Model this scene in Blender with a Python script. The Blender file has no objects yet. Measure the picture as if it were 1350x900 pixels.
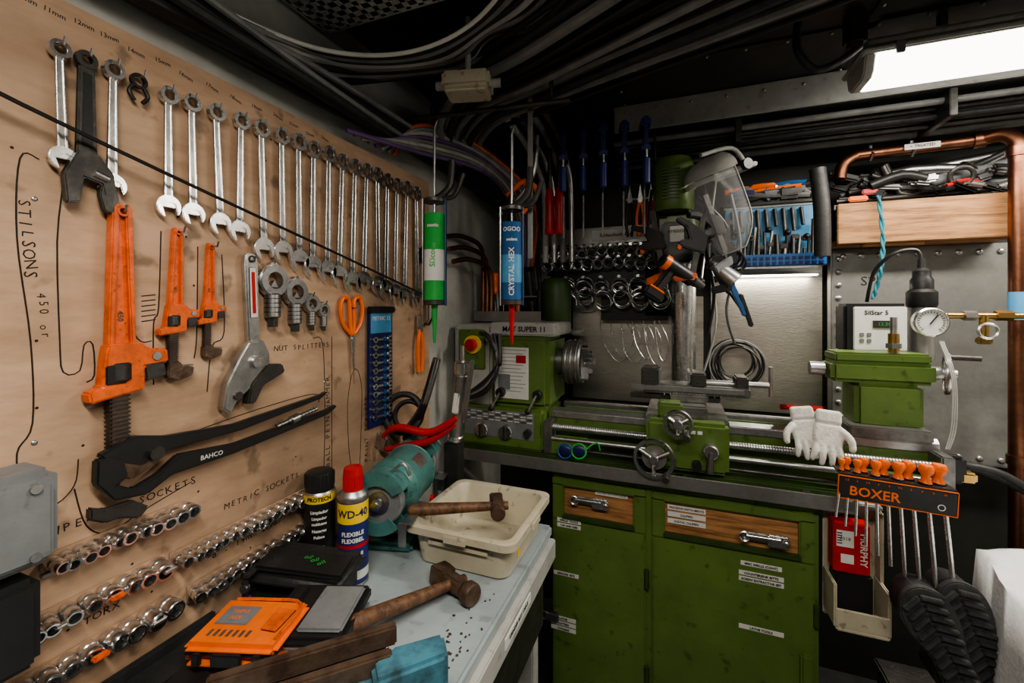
import bpy, bmesh, math, random
from mathutils import Vector, Matrix, noise
random.seed(7)
pi=math.pi
# ------------------------------------------------------------------ materials
_m={}
def mat(name,col,rough=.5,metal=0.,var=.25,scale=12.,bump=.0,bscale=None,dark=None,emit=0,trans=0,alpha=1,coat=0,stretch=None,spots=0,grime=0):
    if name in _m: return _m[name]
    m=bpy.data.materials.new(name); m.use_nodes=True
    nt=m.node_tree; N=nt.nodes; L=nt.links
    bs=N['Principled BSDF']
    tc=N.new('ShaderNodeTexCoord'); mp=N.new('ShaderNodeMapping'); L.new(tc.outputs['Object'],mp.inputs[0])
    if stretch: mp.inputs['Scale'].default_value=stretch
    nz=N.new('ShaderNodeTexNoise'); nz.inputs['Scale'].default_value=scale; nz.inputs['Detail'].default_value=6; nz.inputs['Roughness'].default_value=.65
    L.new(mp.outputs[0],nz.inputs[0])
    cr=N.new('ShaderNodeValToRGB'); L.new(nz.outputs['Fac'],cr.inputs[0])
    c=Vector(col); d=Vector(dark) if dark else c*(1-var)
    cr.color_ramp.elements[0].position=.35; cr.color_ramp.elements[0].color=(*d,1)
    cr.color_ramp.elements[1].position=.6; cr.color_ramp.elements[1].color=(*c,1)
    out=cr.outputs[0]
    def layer(out,sc,lo,hi,amt,k,det=3):
        n2=N.new('ShaderNodeTexNoise'); n2.inputs['Scale'].default_value=sc; n2.inputs['Detail'].default_value=det; L.new(tc.outputs['Object'],n2.inputs[0])
        c2=N.new('ShaderNodeValToRGB'); c2.color_ramp.elements[0].position=lo; c2.color_ramp.elements[1].position=hi
        c2.color_ramp.elements[0].color=(0,0,0,1); c2.color_ramp.elements[1].color=(amt,amt,amt,1); L.new(n2.outputs['Fac'],c2.inputs[0])
        mx=N.new('ShaderNodeMix'); mx.data_type='RGBA'; L.new(c2.outputs[0],mx.inputs[0]); L.new(out,mx.inputs[6]); mx.inputs[7].default_value=(*(c*k),1)
        return mx.outputs[2]
    if spots: out=layer(out,scale*5,.62,.70,spots,.22)
    if grime: out=layer(out,2.3,.45,.72,grime,.3,8)
    L.new(out,bs.inputs['Base Color'])
    bs.inputs['Metallic'].default_value=metal
    mr=N.new('ShaderNodeMapRange'); L.new(nz.outputs['Fac'],mr.inputs[0]); mr.inputs[1].default_value=.3; mr.inputs[2].default_value=.7
    mr.inputs[3].default_value=min(1,rough*1.25); mr.inputs[4].default_value=rough*.85; L.new(mr.outputs[0],bs.inputs['Roughness'])
    if bump:
        n3=N.new('ShaderNodeTexNoise'); n3.inputs['Scale'].default_value=bscale or scale*6; n3.inputs['Detail'].default_value=4; L.new(mp.outputs[0],n3.inputs[0])
        b=N.new('ShaderNodeBump'); b.inputs['Strength'].default_value=bump; b.inputs['Distance'].default_value=.004
        L.new(n3.outputs['Fac'],b.inputs['Height']); L.new(b.outputs[0],bs.inputs['Normal'])
    if emit:
        bs.inputs['Emission Color'].default_value=(*col,1); bs.inputs['Emission Strength'].default_value=emit
    if trans: bs.inputs['Transmission Weight'].default_value=trans
    if alpha<1: bs.inputs['Alpha'].default_value=alpha
    if coat: bs.inputs['Coat Weight'].default_value=coat
    _m[name]=m; return m
CHR=mat('chrome_steel',(.82,.82,.82),.26,1,.3,25)
STL=mat('tool_steel',(.54,.54,.54),.36,1,.42,18,.1)
DST=mat('dark_steel',(.11,.105,.10),.42,.8,.4,20,.2)
RST=mat('rusty_steel',(.16,.11,.08),.5,.55,.55,22,.3,dark=(.07,.04,.028))
CAST=mat('cast_iron',(.28,.28,.27),.36,.8,.5,14,.2)
ORG=mat('orange_paint',(.82,.15,.03),.36,0,.38,30,.1,spots=.6,grime=.25)
ORP=mat('orange_plastic',(.90,.18,.025),.35,0,.15,15)
BLK=mat('black_plastic',(.018,.018,.019),.40,0,.3,20,.1)
RUB=mat('black_rubber',(.032,.032,.033),.5,0,.4,30,.2)
GRN=mat('machine_green',(.125,.20,.048),.34,0,.25,5,.12,40,spots=.55,grime=.4)
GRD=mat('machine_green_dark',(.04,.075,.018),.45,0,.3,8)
TEAL=mat('teal_enamel',(.08,.22,.21),.33,0,.35,12,.1,spots=.6)
CRM=mat('cream_plastic',(.56,.51,.39),.4,0,.2,7,.05,spots=.6,grime=.3)
WHT=mat('white_paint',(.75,.75,.72),.5,0,.15,9)
LBL=mat('label_paper',(.70,.70,.68),.6,0,.1,20)
INK=mat('ink_black',(.012,.012,.012),.7,0,.1,20)
MRK=mat('marker_ink',(.028,.02,.017),.8,0,.3,60)
RED=mat('red_plastic',(.5,.015,.015),.35,0,.25,15)
BLU=mat('blue_plastic',(.02,.11,.30),.4,0,.25,15)
BLL=mat('light_blue',(.10,.33,.58),.4,0,.25,15)
NVY=mat('navy_blue',(.012,.018,.10),.4,0,.25,15)
NVL=mat('clamp_blue',(.02,.03,.16),.4,0,.25,15)
YEL=mat('yellow_paint',(.85,.6,.03),.4,0,.2,15)
GRL=mat('bright_green_label',(.04,.42,.08),.4,0,.2,15)
GRY=mat('grey_plastic',(.20,.21,.22),.45,0,.25,10,spots=.3)
LGR=mat('light_grey_plastic',(.44,.44,.42),.5,0,.25,8,.1,spots=.3)
BRS=mat('brass',(.6,.4,.15),.3,1,.3,15)
COP=mat('copper',(.32,.15,.09),.36,1,.5,9,.1,dark=(.14,.06,.04))
STN=mat('stainless_sheet',(.62,.585,.53),.34,.9,.3,5,.18,50,stretch=(1,1,5),grime=.35)
GAL=mat('galvanised_sheet',(.42,.415,.40),.40,.8,.38,6,.15,grime=.4)
HWD=mat('hammer_wood',(.17,.085,.045),.5,0,.6,20,.3,dark=(.06,.028,.013),stretch=(4,4,1))
PLK=mat('plank_wood',(.50,.26,.11),.5,0,.5,9,.2,dark=(.20,.085,.03),stretch=(.7,5,9),grime=.4)
PLY=mat('plywood',(.54,.365,.245),.55,0,.3,3.2,.12,30,dark=(.37,.235,.15),stretch=(1,1,3.5),spots=.65,grime=.75)
WOV=mat('vise_blue',(.08,.23,.31),.4,.1,.4,20,.2,dark=(.04,.08,.10))
BEN=mat('bench_laminate',(.36,.42,.44),.4,0,.25,4,.08,40,spots=.35,grime=.35)
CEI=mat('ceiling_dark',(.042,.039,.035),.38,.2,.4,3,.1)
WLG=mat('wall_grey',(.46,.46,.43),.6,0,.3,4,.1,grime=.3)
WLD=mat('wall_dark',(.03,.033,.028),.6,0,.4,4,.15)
FLR=mat('floor_rubber',(.05,.05,.05),.6,0,.4,8,.4,50)
CLO=mat('white_cloth',(.80,.81,.83),.85,0,.12,6,.35,90)
LEA=mat('glove_leather',(.78,.77,.72),.8,0,.25,30,.3,spots=.35)
VIS=mat('clear_plastic',(.85,.88,.9),.10,0,.05,5,alpha=.25)
DIF=mat('lamp_diffuser',(1,.96,.86),.4,0,.02,5,emit=6)
PUR=mat('purple_cable',(.15,.08,.22),.5,0,.2,15)
GCB=mat('grey_cable',(.22,.22,.22),.42,0,.3,15)
ROP=mat('teal_rope',(.03,.22,.28),.7,0,.3,90,.4)
TRD=mat('boot_tread',(.06,.06,.063),.42,0,.4,30,.2)
# ------------------------------------------------------------------ builder
def T(x,y,z,rz=0,rx=0,ry=0): return Matrix.Translation((x,y,z))@Matrix.Rotation(rz,4,'Z')@Matrix.Rotation(rx,4,'X')@Matrix.Rotation(ry,4,'Y')
def LW(y,z,x=-.886,rot=0):
    return Matrix(((0,0,1,x),(1,0,0,y),(0,1,0,z),(0,0,0,1)))@Matrix.Rotation(rot,4,'Z')
def FW(x,z,y,rot=0):
    return Matrix(((1,0,0,x),(0,0,-1,y),(0,1,0,z),(0,0,0,1)))@Matrix.Rotation(rot,4,'Z')
def smooth(pts,n=6,closed=False):
    P=[Vector(p) for p in pts]; out=[]
    m=len(P); rng=range(m if closed else m-1)
    for i in rng:
        if closed: p0,p1,p2,p3=P[i-1],P[i],P[(i+1)%m],P[(i+2)%m]
        else: p0=P[max(i-1,0)];p1=P[i];p2=P[i+1];p3=P[min(i+2,m-1)]
        for k in range(n):
            t=k/n
            out.append(.5*((2*p1)+(p2-p0)*t+(2*p0-5*p1+4*p2-p3)*t*t+(3*p1-p0-3*p2+p3)*t**3))
    if not closed: out.append(P[-1])
    return out
class B:
    def __init__(s,name,M=None):
        s.name=name; s.bm=bmesh.new(); s.mats=[]; s.M=M or Matrix()
    def put(s,b,m,M=None):
        if m not in s.mats: s.mats.append(m)
        i=s.mats.index(m)
        for f in b.faces: f.material_index=i; f.smooth=True
        bmesh.ops.transform(b,matrix=s.M@(M or Matrix()),verts=b.verts)
        me=bpy.data.meshes.new('t'); b.to_mesh(me); b.free(); s.bm.from_mesh(me); bpy.data.meshes.remove(me)
    def box(s,c,d,m,bev=0,rot=(0,0,0),seg=2):
        b=bmesh.new(); bmesh.ops.create_cube(b,size=1)
        bmesh.ops.scale(b,vec=d,verts=b.verts)
        if bev: bmesh.ops.bevel(b,geom=b.edges[:],offset=min(bev,min(d)*.45),segments=seg,affect='EDGES')
        R=Matrix.Rotation(rot[2],4,'Z')@Matrix.Rotation(rot[1],4,'Y')@Matrix.Rotation(rot[0],4,'X')
        s.put(b,m,Matrix.Translation(c)@R)
    def lathe(s,prof,p,ax,m,seg=24):
        ax=Vector(ax).normalized(); q=Vector((0,0,1)).rotation_difference(ax).to_matrix().to_4x4()
        b=bmesh.new(); rows=[]
        for r,h in prof:
            if r<1e-6: rows.append([b.verts.new((0,0,h))])
            else: rows.append([b.verts.new((r*math.cos(2*pi*k/seg),r*math.sin(2*pi*k/seg),h)) for k in range(seg)])
        for a,c in zip(rows,rows[1:]):
            for k in range(seg):
                k2=(k+1)%seg
                if len(a)==1 and len(c)==1: continue
                if len(a)==1: b.faces.new((a[0],c[k2],c[k]))
                elif len(c)==1: b.faces.new((a[k],a[k2],c[0]))
                else: b.faces.new((a[k],a[k2],c[k2],c[k]))
        bmesh.ops.recalc_face_normals(b,faces=b.faces)
        s.put(b,m,Matrix.Translation(p)@q)
    def cyl(s,p0,p1,r,m,r2=None,seg=18,bev=0):
        p0=Vector(p0);p1=Vector(p1);h=(p1-p0).length; r2=r if r2 is None else r2
        pr=[(0,0),(r-bev,0),(r,bev),(r2,h-bev),(r2-bev,h),(0,h)] if bev else [(0,0),(r,0),(r2,h),(0,h)]
        s.lathe(pr,p0,p1-p0,m,seg)
    def tube(s,pts,r,m,seg=8,closed=False,sm=0):
        P=smooth(pts,sm,closed) if sm else [Vector(p) for p in pts]
        n=len(P); b=bmesh.new(); rows=[]
        t0=(P[1]-P[0]).normalized(); up=Vector((0,0,1)) if abs(t0.z)<.9 else Vector((1,0,0))
        nrm=t0.cross(up).normalized()
        for i in range(n):
            if closed: t=(P[(i+1)%n]-P[i-1])
            else: t=P[min(i+1,n-1)]-P[max(i-1,0)]
            t.normalize(); nrm=(nrm-t*nrm.dot(t)).normalized(); bi=t.cross(nrm)
            ri=r[i*len(r)//n] if isinstance(r,(list,tuple)) else r
            rows.append([b.verts.new(P[i]+nrm*math.cos(2*pi*k/seg)*ri+bi*math.sin(2*pi*k/seg)*ri) for k in range(seg)])
        for i in range(n if closed else n-1):
            a=rows[i];c=rows[(i+1)%n]
            for k in range(seg): b.faces.new((a[k],a[(k+1)%seg],c[(k+1)%seg],c[k]))
        if not closed: b.faces.new(rows[0][::-1]); b.faces.new(rows[-1])
        bmesh.ops.recalc_face_normals(b,faces=b.faces)
        s.put(b,m)
    def prism(s,pts,z0,z1,m,bev=0,M=None):
        b=bmesh.new(); vs=[b.verts.new((p[0],p[1],z0)) for p in pts]; f=b.faces.new(vs)
        r=bmesh.ops.extrude_face_region(b,geom=[f]); up=[v for v in r['geom'] if isinstance(v,bmesh.types.BMVert)]
        bmesh.ops.translate(b,vec=(0,0,z1-z0),verts=up)
        bmesh.ops.recalc_face_normals(b,faces=b.faces)
        if bev: bmesh.ops.bevel(b,geom=b.edges[:],offset=bev,segments=2,affect='EDGES',clamp_overlap=True)
        s.put(b,m,M)
    def ring(s,c,ro,ri,z0,z1,m,seg=20,a0=0,a1=2*pi):
        full=abs(a1-a0-2*pi)<1e-6; n=seg if full else seg+1
        b=bmesh.new(); R=[]
        for k in range(n):
            a=a0+(a1-a0)*k/seg; ca,sa=math.cos(a),math.sin(a)
            R.append([b.verts.new((c[0]+r*ca,c[1]+r*sa,z)) for r,z in((ro,z0),(ro,z1),(ri,z1),(ri,z0))])
        for k in range(n if full else n-1):
            a=R[k];d=R[(k+1)%n]
            for j in range(4): b.faces.new((a[j],d[j],d[(j+1)%4],a[(j+1)%4]))
        if not full: b.faces.new(R[0]);b.faces.new(R[-1])
        bmesh.ops.recalc_face_normals(b,faces=b.faces); s.put(b,m)
    def sph(s,c,r,m,seg=16):
        b=bmesh.new(); bmesh.ops.create_uvsphere(b,u_segments=seg,v_segments=seg//2+2,radius=1)
        r=(r,r,r) if not isinstance(r,(tuple,list)) else r
        bmesh.ops.scale(b,vec=r,verts=b.verts); s.put(b,m,Matrix.Translation(c))
    def torus(s,c,ax,R,r,m,seg=32,s2=8):
        q=Vector((0,0,1)).rotation_difference(Vector(ax)).to_matrix()
        s.tube([Vector(c)+q@Vector((R*math.cos(2*pi*k/seg),R*math.sin(2*pi*k/seg),0)) for k in range(seg)],r,m,s2,True)
    def text(s,t,c,size,m,rz=0,wrap=None,M=None,bold=.0,align='CENTER',ex=.0003):
        cu=bpy.data.curves.new('t','FONT'); cu.body=t; cu.size=size; cu.align_x=align; cu.align_y='CENTER'; cu.extrude=ex; cu.offset=bold; cu.resolution_u=2
        o=bpy.data.objects.new('t',cu); bpy.context.collection.objects.link(o)
        dg=bpy.context.evaluated_depsgraph_get(); me=bpy.data.meshes.new_from_object(o.evaluated_get(dg))
        bpy.data.objects.remove(o); bpy.data.curves.remove(cu)
        b=bmesh.new(); b.from_mesh(me); bpy.data.meshes.remove(me)
        bmesh.ops.transform(b,matrix=Matrix.Rotation(rz,4,'Z'),verts=b.verts)
        if wrap:
            for v in b.verts:
                a=(v.co.x+c[0])/wrap; rr=wrap+v.co.z
                v.co=Vector((rr*math.sin(a),-rr*math.cos(a),v.co.y+c[2]))
            s.put(b,m,M)
        else: s.put(b,m,(M or Matrix())@Matrix.Translation(c))
    def hand(s,t,c,size,m,rz=0,sp=.74):
        R=Matrix.Rotation(rz,3,'Z'); n=len(t)
        for i,ch in enumerate(t):
            if ch==' ': continue
            p=R@Vector(((i-(n-1)/2)*size*sp,random.uniform(-.08,.08)*size,0))
            s.text(ch,(c[0]+p.x,c[1]+p.y,0),size*random.uniform(.88,1.08),m,rz+random.uniform(-.12,.12),bold=-.00005)
    def done(s,sharp=38,remesh=0,solid=0):
        bm=s.bm; bm.edges.ensure_lookup_table()
        for e in bm.edges:
            if len(e.link_faces)==2 and e.calc_face_angle(0)>math.radians(sharp): e.smooth=False
        co=[v.co for v in bm.verts]
        lo=Vector([min(c[i] for c in co) for i in range(3)]);hi=Vector([max(c[i] for c in co) for i in range(3)])
        ce=(lo+hi)/2; ce.z=lo.z
        bmesh.ops.translate(bm,vec=-ce,verts=bm.verts)
        me=bpy.data.meshes.new(s.name); bm.to_mesh(me); bm.free()
        for m in s.mats: me.materials.append(m)
        o=bpy.data.objects.new(s.name,me); o.location=ce; bpy.context.collection.objects.link(o)
        if remesh:
            r=o.modifiers.new('r','REMESH'); r.mode='VOXEL'; r.voxel_size=remesh; r.use_smooth_shade=True
            k=o.modifiers.new('s','SMOOTH'); k.iterations=6
        return o
# ------------------------------------------------------------------ room
def slab(name,lo,hi,m):
    b=B(name); b.box([(a+c)/2 for a,c in zip(lo,hi)],[c-a for a,c in zip(lo,hi)],m); return b.done()
slab('floor',(-.95,-1.65,-.05),(1.95,2.2,0),FLR)
slab('wall_left',(-.96,-1.65,0),(-.90,2.2,2.3),WLG)
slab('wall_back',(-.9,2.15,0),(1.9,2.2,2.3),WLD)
slab('wall_right',(1.9,-1.65,0),(1.95,2.2,2.3),WLG)
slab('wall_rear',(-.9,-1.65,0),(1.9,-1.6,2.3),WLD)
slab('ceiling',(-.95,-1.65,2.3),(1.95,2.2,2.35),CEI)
b=B('trim_2')
for y in (.9,1.5):
    b.box((.5,y,2.297),(2.75,.03,.006),CEI,.001)
    for k in range(24): b.sph((-.8+k*.11,y,2.293),.005,STL,8)
for x in (-.2,.5):
    b.box((x,.3,2.297),(.03,2.8,.006),CEI,.001)
    for k in range(16): b.sph((x,.2+k*.11,2.293),.005,STL,8)
b.done()
b=B('trim_1'); b.box((.825,1.77,2.245),(2.14,.03,.105),LGR,.003); b.box((.825,1.95,2.195),(2.14,.38,.01),DST)
for k in range(18): b.sph((-.2+k*.12,1.753,2.27),.005,STL,8)
b.done()
b=B('conduit_bundle')
for i,(y,z,r,m) in enumerate([(1.80,2.165,.011,GCB),(1.84,2.16,.012,DST),(1.88,2.158,.010,GCB),(1.93,2.15,.014,DST),(1.97,2.12,.012,GCB),(1.84,2.13,.010,RUB),(1.89,2.12,.010,DST)]):
    b.cyl((-.25,y,z),(1.88,y,z),r,m,seg=12)
for x in (.2,.8,1.4): b.box((x,1.88,2.145),(.02,.24,.085),DST,.002)
b.done()
# ------------------------------------------------------------------ lights/fixtures
def fixture(x0,x1,y,z,watts,name='fluorescent_light_fixture'):
    b=B(name)
    cx=(x0+x1)/2; w=.075
    b.box((cx,y,z+.06),(x1-x0,2*w-.01,.035),LGR,.012)
    b.box((cx,y,z+.035),(x1-x0+.01,2*w+.01,.014),LGR,.004)
    pr=[(-w,0),(w,0),(w*.78,-.045),(w*.55,-.058),(-w*.55,-.058),(-w*.78,-.045)]
    M=Matrix(((0,0,1,0),(1,0,0,y),(0,1,0,z+.03),(0,0,0,1)))
    b.prism(pr,x0+.03,x1-.03,DIF,.004,M)
    b.prism(pr,x0+.005,x0+.03,LGR,.004,M); b.prism(pr,x1-.03,x1-.005,LGR,.004,M)
    for k in range(4):
        xx=x0+.08+k*(x1-x0-.16)/3
        for sy in(-1,1): b.box((xx,y+sy*(w+.004),z+.032),(.02,.008,.035),STL,.002)
    for xx in (x0+.2,x1-.2): b.cyl((xx,y,z+.07),(xx,y,2.3),.012,STL)
    b.done()
    li=bpy.data.lights.new('tube_glow','AREA'); li.shape='RECTANGLE'; li.size=x1-x0-.05; li.size_y=.12; li.energy=watts; li.color=(1,.92,.80)
    o=bpy.data.objects.new('tube_glow',li); o.location=(cx,y,z-.04); bpy.context.collection.objects.link(o)
fixture(.47,1.70,1.53,2.165,23)
fixture(-.45,.78,-.05,2.165,26)
b=B('under_shelf_lamp'); b.box((.36,2.08,1.643),(.34,.04,.014),LGR,.003); b.box((.36,2.08,1.633),(.32,.03,.008),DIF,.002); b.done()
li=bpy.data.lights.new('strip_glow','AREA'); li.shape='RECTANGLE'; li.size=.3; li.size_y=.03; li.energy=2.2; li.color=(1,.9,.74)
o=bpy.data.objects.new('strip_glow',li); o.location=(.36,2.08,1.626); bpy.context.collection.objects.link(o)
w=bpy.data.worlds.new('w'); bpy.context.scene.world=w; w.use_nodes=True
w.node_tree.nodes['Background'].inputs[0].default_value=(.5,.6,.8,1); w.node_tree.nodes['Background'].inputs[1].default_value=.02
# ------------------------------------------------------------------ tool board (left)
b=B('plywood_tool_board'); b.box((-.894,.41,1.4225),(.012,2.02,1.105),PLY,.001)
b.M=LW(0,0,-.8878)
def line(pts,r=.0011,sm=5): b.tube([(p[0],p[1],-.0002) for p in pts],r,MRK,5,sm=sm)
line([(.345,1.72),(.325,1.715),(.322,1.6),(.336,1.45),(.338,1.33),(.322,1.29),(.33,1.23),(.36,1.2),(.385,1.22),(.39,1.26)])
line([(.372,1.69),(.365,1.6),(.368,1.45),(.372,1.40),(.392,1.40),(.397,1.44),(.408,1.44),(.41,1.39),(.40,1.38)],sm=3)
line([(.462,1.56),(.462,1.47),(.475,1.44),(.492,1.44)],sm=3)
for x in range(6): line([(.476,1.475+x*.009),(.498,1.478+x*.009)],sm=0)
line([(.385,1.215),(.40,1.15),(.43,1.125),(.48,1.14),(.56,1.16)])
line([(.507,1.64),(.503,1.5),(.495,1.47),(.495,1.36)])
line([(.572,1.62),(.57,1.45),(.565,1.40)])
line([(.62,1.61),(.625,1.45),(.60,1.42),(.59,1.33)])
line([(.86,1.42),(.893,1.40),(.90,1.2),(.896,1.05)]); line([(.925,1.42),(.925,1.05)])
line([(1.0,1.30),(.985,1.22),(.99,1.10),(1.0,1.04)]); line([(1.03,1.31),(1.045,1.25),(1.04,1.1),(1.035,1.02)]); line([(1.0,1.30),(1.015,1.32),(1.03,1.31)])
line([(.50,1.25),(.7,1.27),(.86,1.275),(.88,1.25)]);
for t,y,z,s,rz in [('STILSONS',.333,1.60,.020,-1.5),('450 or',.350,1.488,.016,-1.5),('NUT SPLITTERS',.83,1.40,.018,-.02),('IMPERIAL SOCKETS',.455,1.160,.0195,0),('METRIC SOCKETS',.72,1.082,.0185,0),('8 - 19mm LONG',.68,.992,.017,0),('BALL PEIN HAMMER',.912,1.19,.021,pi/2),('PAINT SCRAPER',1.066,1.13,.021,pi/2),('TORX',.42,.996,.017,0)]:
    b.hand(t,(y,z,0),s,MRK,rz)
for i,y in enumerate([.33,.362,.397,.43,.468,.51,.55,.6,.65,.7,.755,.8,.85,.9]):
    b.text(str(10+i)+'mm',(y,1.948+random.uniform(-.004,.004),0),.0105,MRK,random.uniform(-.25,.1))
for k in range(40):
    b.sph((random.uniform(.2,1.3),random.uniform(.95,1.9),0),(.0022,.0022,.0004),MRK,8)
for y in (-.2,.34,.9,1.38):
    for z in (.93,1.3,1.66): b.sph((y,z,0),(.004,.004,.0015),STL,8)
board=b; BM=b.M
def hook(y,z,l=.028): board.tube([(y,z+.006,0),(y,z,l*.4),(y,z-.002,l),(y,z+.008,l+.004)],.0018,STL,6)
# ------------------------------------------------------------------ spanners
def spanner(y,zt,L,m=CHR,kt=1,rot=0):
    b=B('combination_spanner',LW(y,zt,-.878,rot))
    R=.070*L+.004; r=.050*L+.0035; w=.019*L+.0023; t=.006
    b.ring((0,-r),r,r*.62,-.001,t+.004,m,24)
    b.ring((0,-r),r*.72,r*.6,0,t+.002,STL,12)
    y0=-2*r*.93; y1=-L+R*1.7
    b.prism([(-w*.8,y0),(w*.8,y0),(w,y1),(-w,y1)],.0015,t-.0015,STL)
    b.prism([(-w*.8,y0),(-w*.45,y0),(-w*.55,y1),(-w,y1)],0,t,m,.0006)
    b.prism([(w*.45,y0),(w*.8,y0),(w,y1),(w*.55,y1)],0,t,m,.0006)
    b.prism([(-w,y1+.003),(w,y1+.003),(R*.8,y1-R*.75),(-R*.8,y1-R*.75)],0,t,m,.001)
    c=-L+R; a0=math.radians(-90+15)
    hw=.52; g=math.asin(hw)
    pts=[]; n=16
    for k in range(n+1):
        a=a0+g+(2*pi-2*g)*k/n; pts.append((R*math.cos(a),R*math.sin(a)))
    d=Vector((math.cos(a0),math.sin(a0))); p=Vector((-d.y,d.x))
    s1=-p*R*hw-d*R*.10; s3=p*R*hw-d*R*.10
    pts+= [tuple(s1),tuple(-p*R*hw*.5-d*R*.3),tuple(p*R*hw*.5-d*R*.3),tuple(s3)]
    b.prism([(q[0],q[1]+c) for q in pts],-.001,t+.002,m,.0012)
    b.done(); hook(y,zt-r*.5)
SP=[(.361,1.903,.194),(.4285,1.907,.225),(.511,1.904,.24),(.551,1.908,.25),(.598,1.91,.262),(.652,1.915,.276),(.699,1.92,.315),(.752,1.923,.318),(.801,1.927,.34),(.848,1.925,.35),(.9,1.931,.365),(.95,1.926,.368),(1.0,1.928,.388),(1.05,1.93,.385),(1.098,1.933,.395),(1.149,1.929,.405),(1.2,1.928,.415),(1.255,1.933,.43),(1.31,1.93,.43)]
for i,(y,z,L) in enumerate(SP): spanner(y,z,L,CHR,rot=random.uniform(-.04,.04))
b=B('adjustable_spanner',LW(.393,1.903,-.878,.0))
b.ring((0,-.013),.014,.007,0,.009,DST,20)
b.prism([(-.010,-.024),(.010,-.024),(.013,-.165),(-.013,-.165)],0,.009,DST,.002)
b.prism([(-.005,-.035),(.005,-.035),(.007,-.15),(-.007,-.15)],.009,.0105,BLK,.0005)
b.prism([(-.013,-.16),(.013,-.16),(.032,-.185),(.036,-.215),(.02,-.225),(.016,-.205),(-.006,-.200),(-.01,-.24),(-.026,-.243),(-.03,-.2)],0,.014,DST,.002)
b.prism([(.016,-.207),(.034,-.2),(.04,-.225),(.032,-.25),(.02,-.247),(.014,-.222)],.001,.013,DST,.0015)
b.cyl((.006,-.19,.014),(.024,-.196,.014),.006,STL,seg=12); b.done(); hook(.393,1.897)
b=B('spring_clip',LW(.466,1.905,-.88))
b.ring((0,-.012),.013,.008,0,.006,BLK); b.tube([(-.008,-.022,.003),(-.014,-.035,.003),(-.006,-.048,.003)],.0035,BLK,8,sm=4); b.tube([(.008,-.022,.003),(.014,-.035,.003),(.006,-.048,.003)],.0035,BLK,8,sm=4); b.done(); hook(.466,1.9)
# ------------------------------------------------------------------ pipe wrenches
def pipe_wrench(y,zt,L,rot=0):
    s=L/.47
    b=B('pipe_wrench',LW(y,zt,-.884,rot)@Matrix.Scale(s,4))
    b.prism([(-.012,-.008),(-.008,0),(.008,0),(.012,-.008),(.020,-.245),(-.020,-.245)],.006,.012,ORG)
    b.prism([(-.014,-.006),(-.008,.002),(-.004,-.006),(-.012,-.24),(-.020,-.25)],.002,.021,ORG,.002)
    b.prism([(.014,-.006),(.020,-.25),(.012,-.24),(.004,-.006),(.008,.002)],.002,.021,ORG,.002)
    b.ring((0,-.012),.009,.005,.002,.022,ORG)
    b.text('450',(0,-.19,.0125),.012,RST,-pi/2,bold=.0003)
    b.prism([(-.022,-.235),(.026,-.235),(.036,-.248),(.066,-.25),(.068,-.275),(.03,-.278),(.03,-.318),(-.045,-.33),(-.048,-.312),(-.03,-.305),(-.026,-.26)],0,.026,ORG,.003)
    b.box((-.012,-.287,.0265),(.03,.032,.004),BLK,.002)
    b.prism([(.028,-.262),(.06,-.262),(.066,-.30),(.032,-.305)],-.002,.024,DST,.003)
    b.cyl((-.004,-.268,.013),(-.004,-.30,.013),.019,DST,seg=20,bev=.003)
    b.cyl((.047,-.262,.026),(.047,-.262,.029),.007,STL)
    b.box((-.004,-.36,.013),(.026,.13,.014),RST,.002)
    for k in range(14): b.box((-.004,-.325-.007*k,.013),(.030,.003,.018),DST,.0008)
    b.prism([(-.02,-.415),(-.02,-.455),(.01,-.47),(.052,-.455),(.056,-.43),(.02,-.422),(.014,-.41)],0,.026,RST,.003)
    for k in range(6): b.box((.022+k*.006,-.424,.013),(.003,.004,.022),STL,rot=(0,0,.2))
    b.done(); hook(y,zt-.01*s,.03)
pipe_wrench(.437,1.672,.462,.0)
pipe_wrench(.528,1.648,.285,-.03)
pipe_wrench(.59,1.628,.232,-.03)
b=B('quick_pipe_wrench',LW(.672,1.617,-.882,.04))
b.prism([(-.012,0),(.012,0),(.016,-.02),(.014,-.2),(-.014,-.2),(-.016,-.02)],0,.014,STL,.003)
b.prism([(-.008,-.03),(.008,-.03),(.009,-.14),(-.009,-.14)],.014,.016,LBL,.001); b.box((0,-.085,.016),(.008,.09,.002),RED,.0005)
b.prism([(-.018,-.19),(.016,-.19),(.03,-.22),(.03,-.26),(-.01,-.285),(-.05,-.31),(-.065,-.335),(-.08,-.32),(-.07,-.27),(-.04,-.22)],0,.022,STL,.003)
b.prism([(.02,-.245),(.06,-.25),(.066,-.27),(.01,-.29),(-.012,-.325),(-.03,-.322),(-.02,-.28)],.004,.026,DST,.003)
b.cyl((-.005,-.235,.02),(-.005,-.235,.03),.013,CHR); b.cyl((-.05,-.30,.02),(-.05,-.30,.027),.009,DST); b.ring((0,-.012),.008,.005,.0135,.016,DST)
b.done(); hook(.672,1.603)
for y,zt,L in ((.727,1.598,.155),(.79,1.57,.14),(.842,1.533,.10),(.884,1.512,.08)):
    s=L/.15; b=B('nut_splitter',LW(y,zt,-.882)@Matrix.Scale(s,4))
    b.ring((0,-.035),.034,.019,0,.02,STL,28,); b.ring((0,-.035),.036,.031,.004,.016,CHR,28); b.box((0,-.002,.01),(.02,.014,.018),CHR,.003)
    b.cyl((0,-.064,.01),(0,-.118,.01),.0165,STL,seg=20,bev=.003); b.cyl((0,-.118,.01),(0,-.138,.01),.011,DST,seg=6); b.prism([(-.01,-.05),(.01,-.05),(0,-.035)],.004,.016,STL)
    for k in range(4): b.torus((0,-.075-.01*k,.01),(0,1,0),.0165,.0012,DST,18,5)
    b.done(); hook(y,zt-.002,.02)
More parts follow.
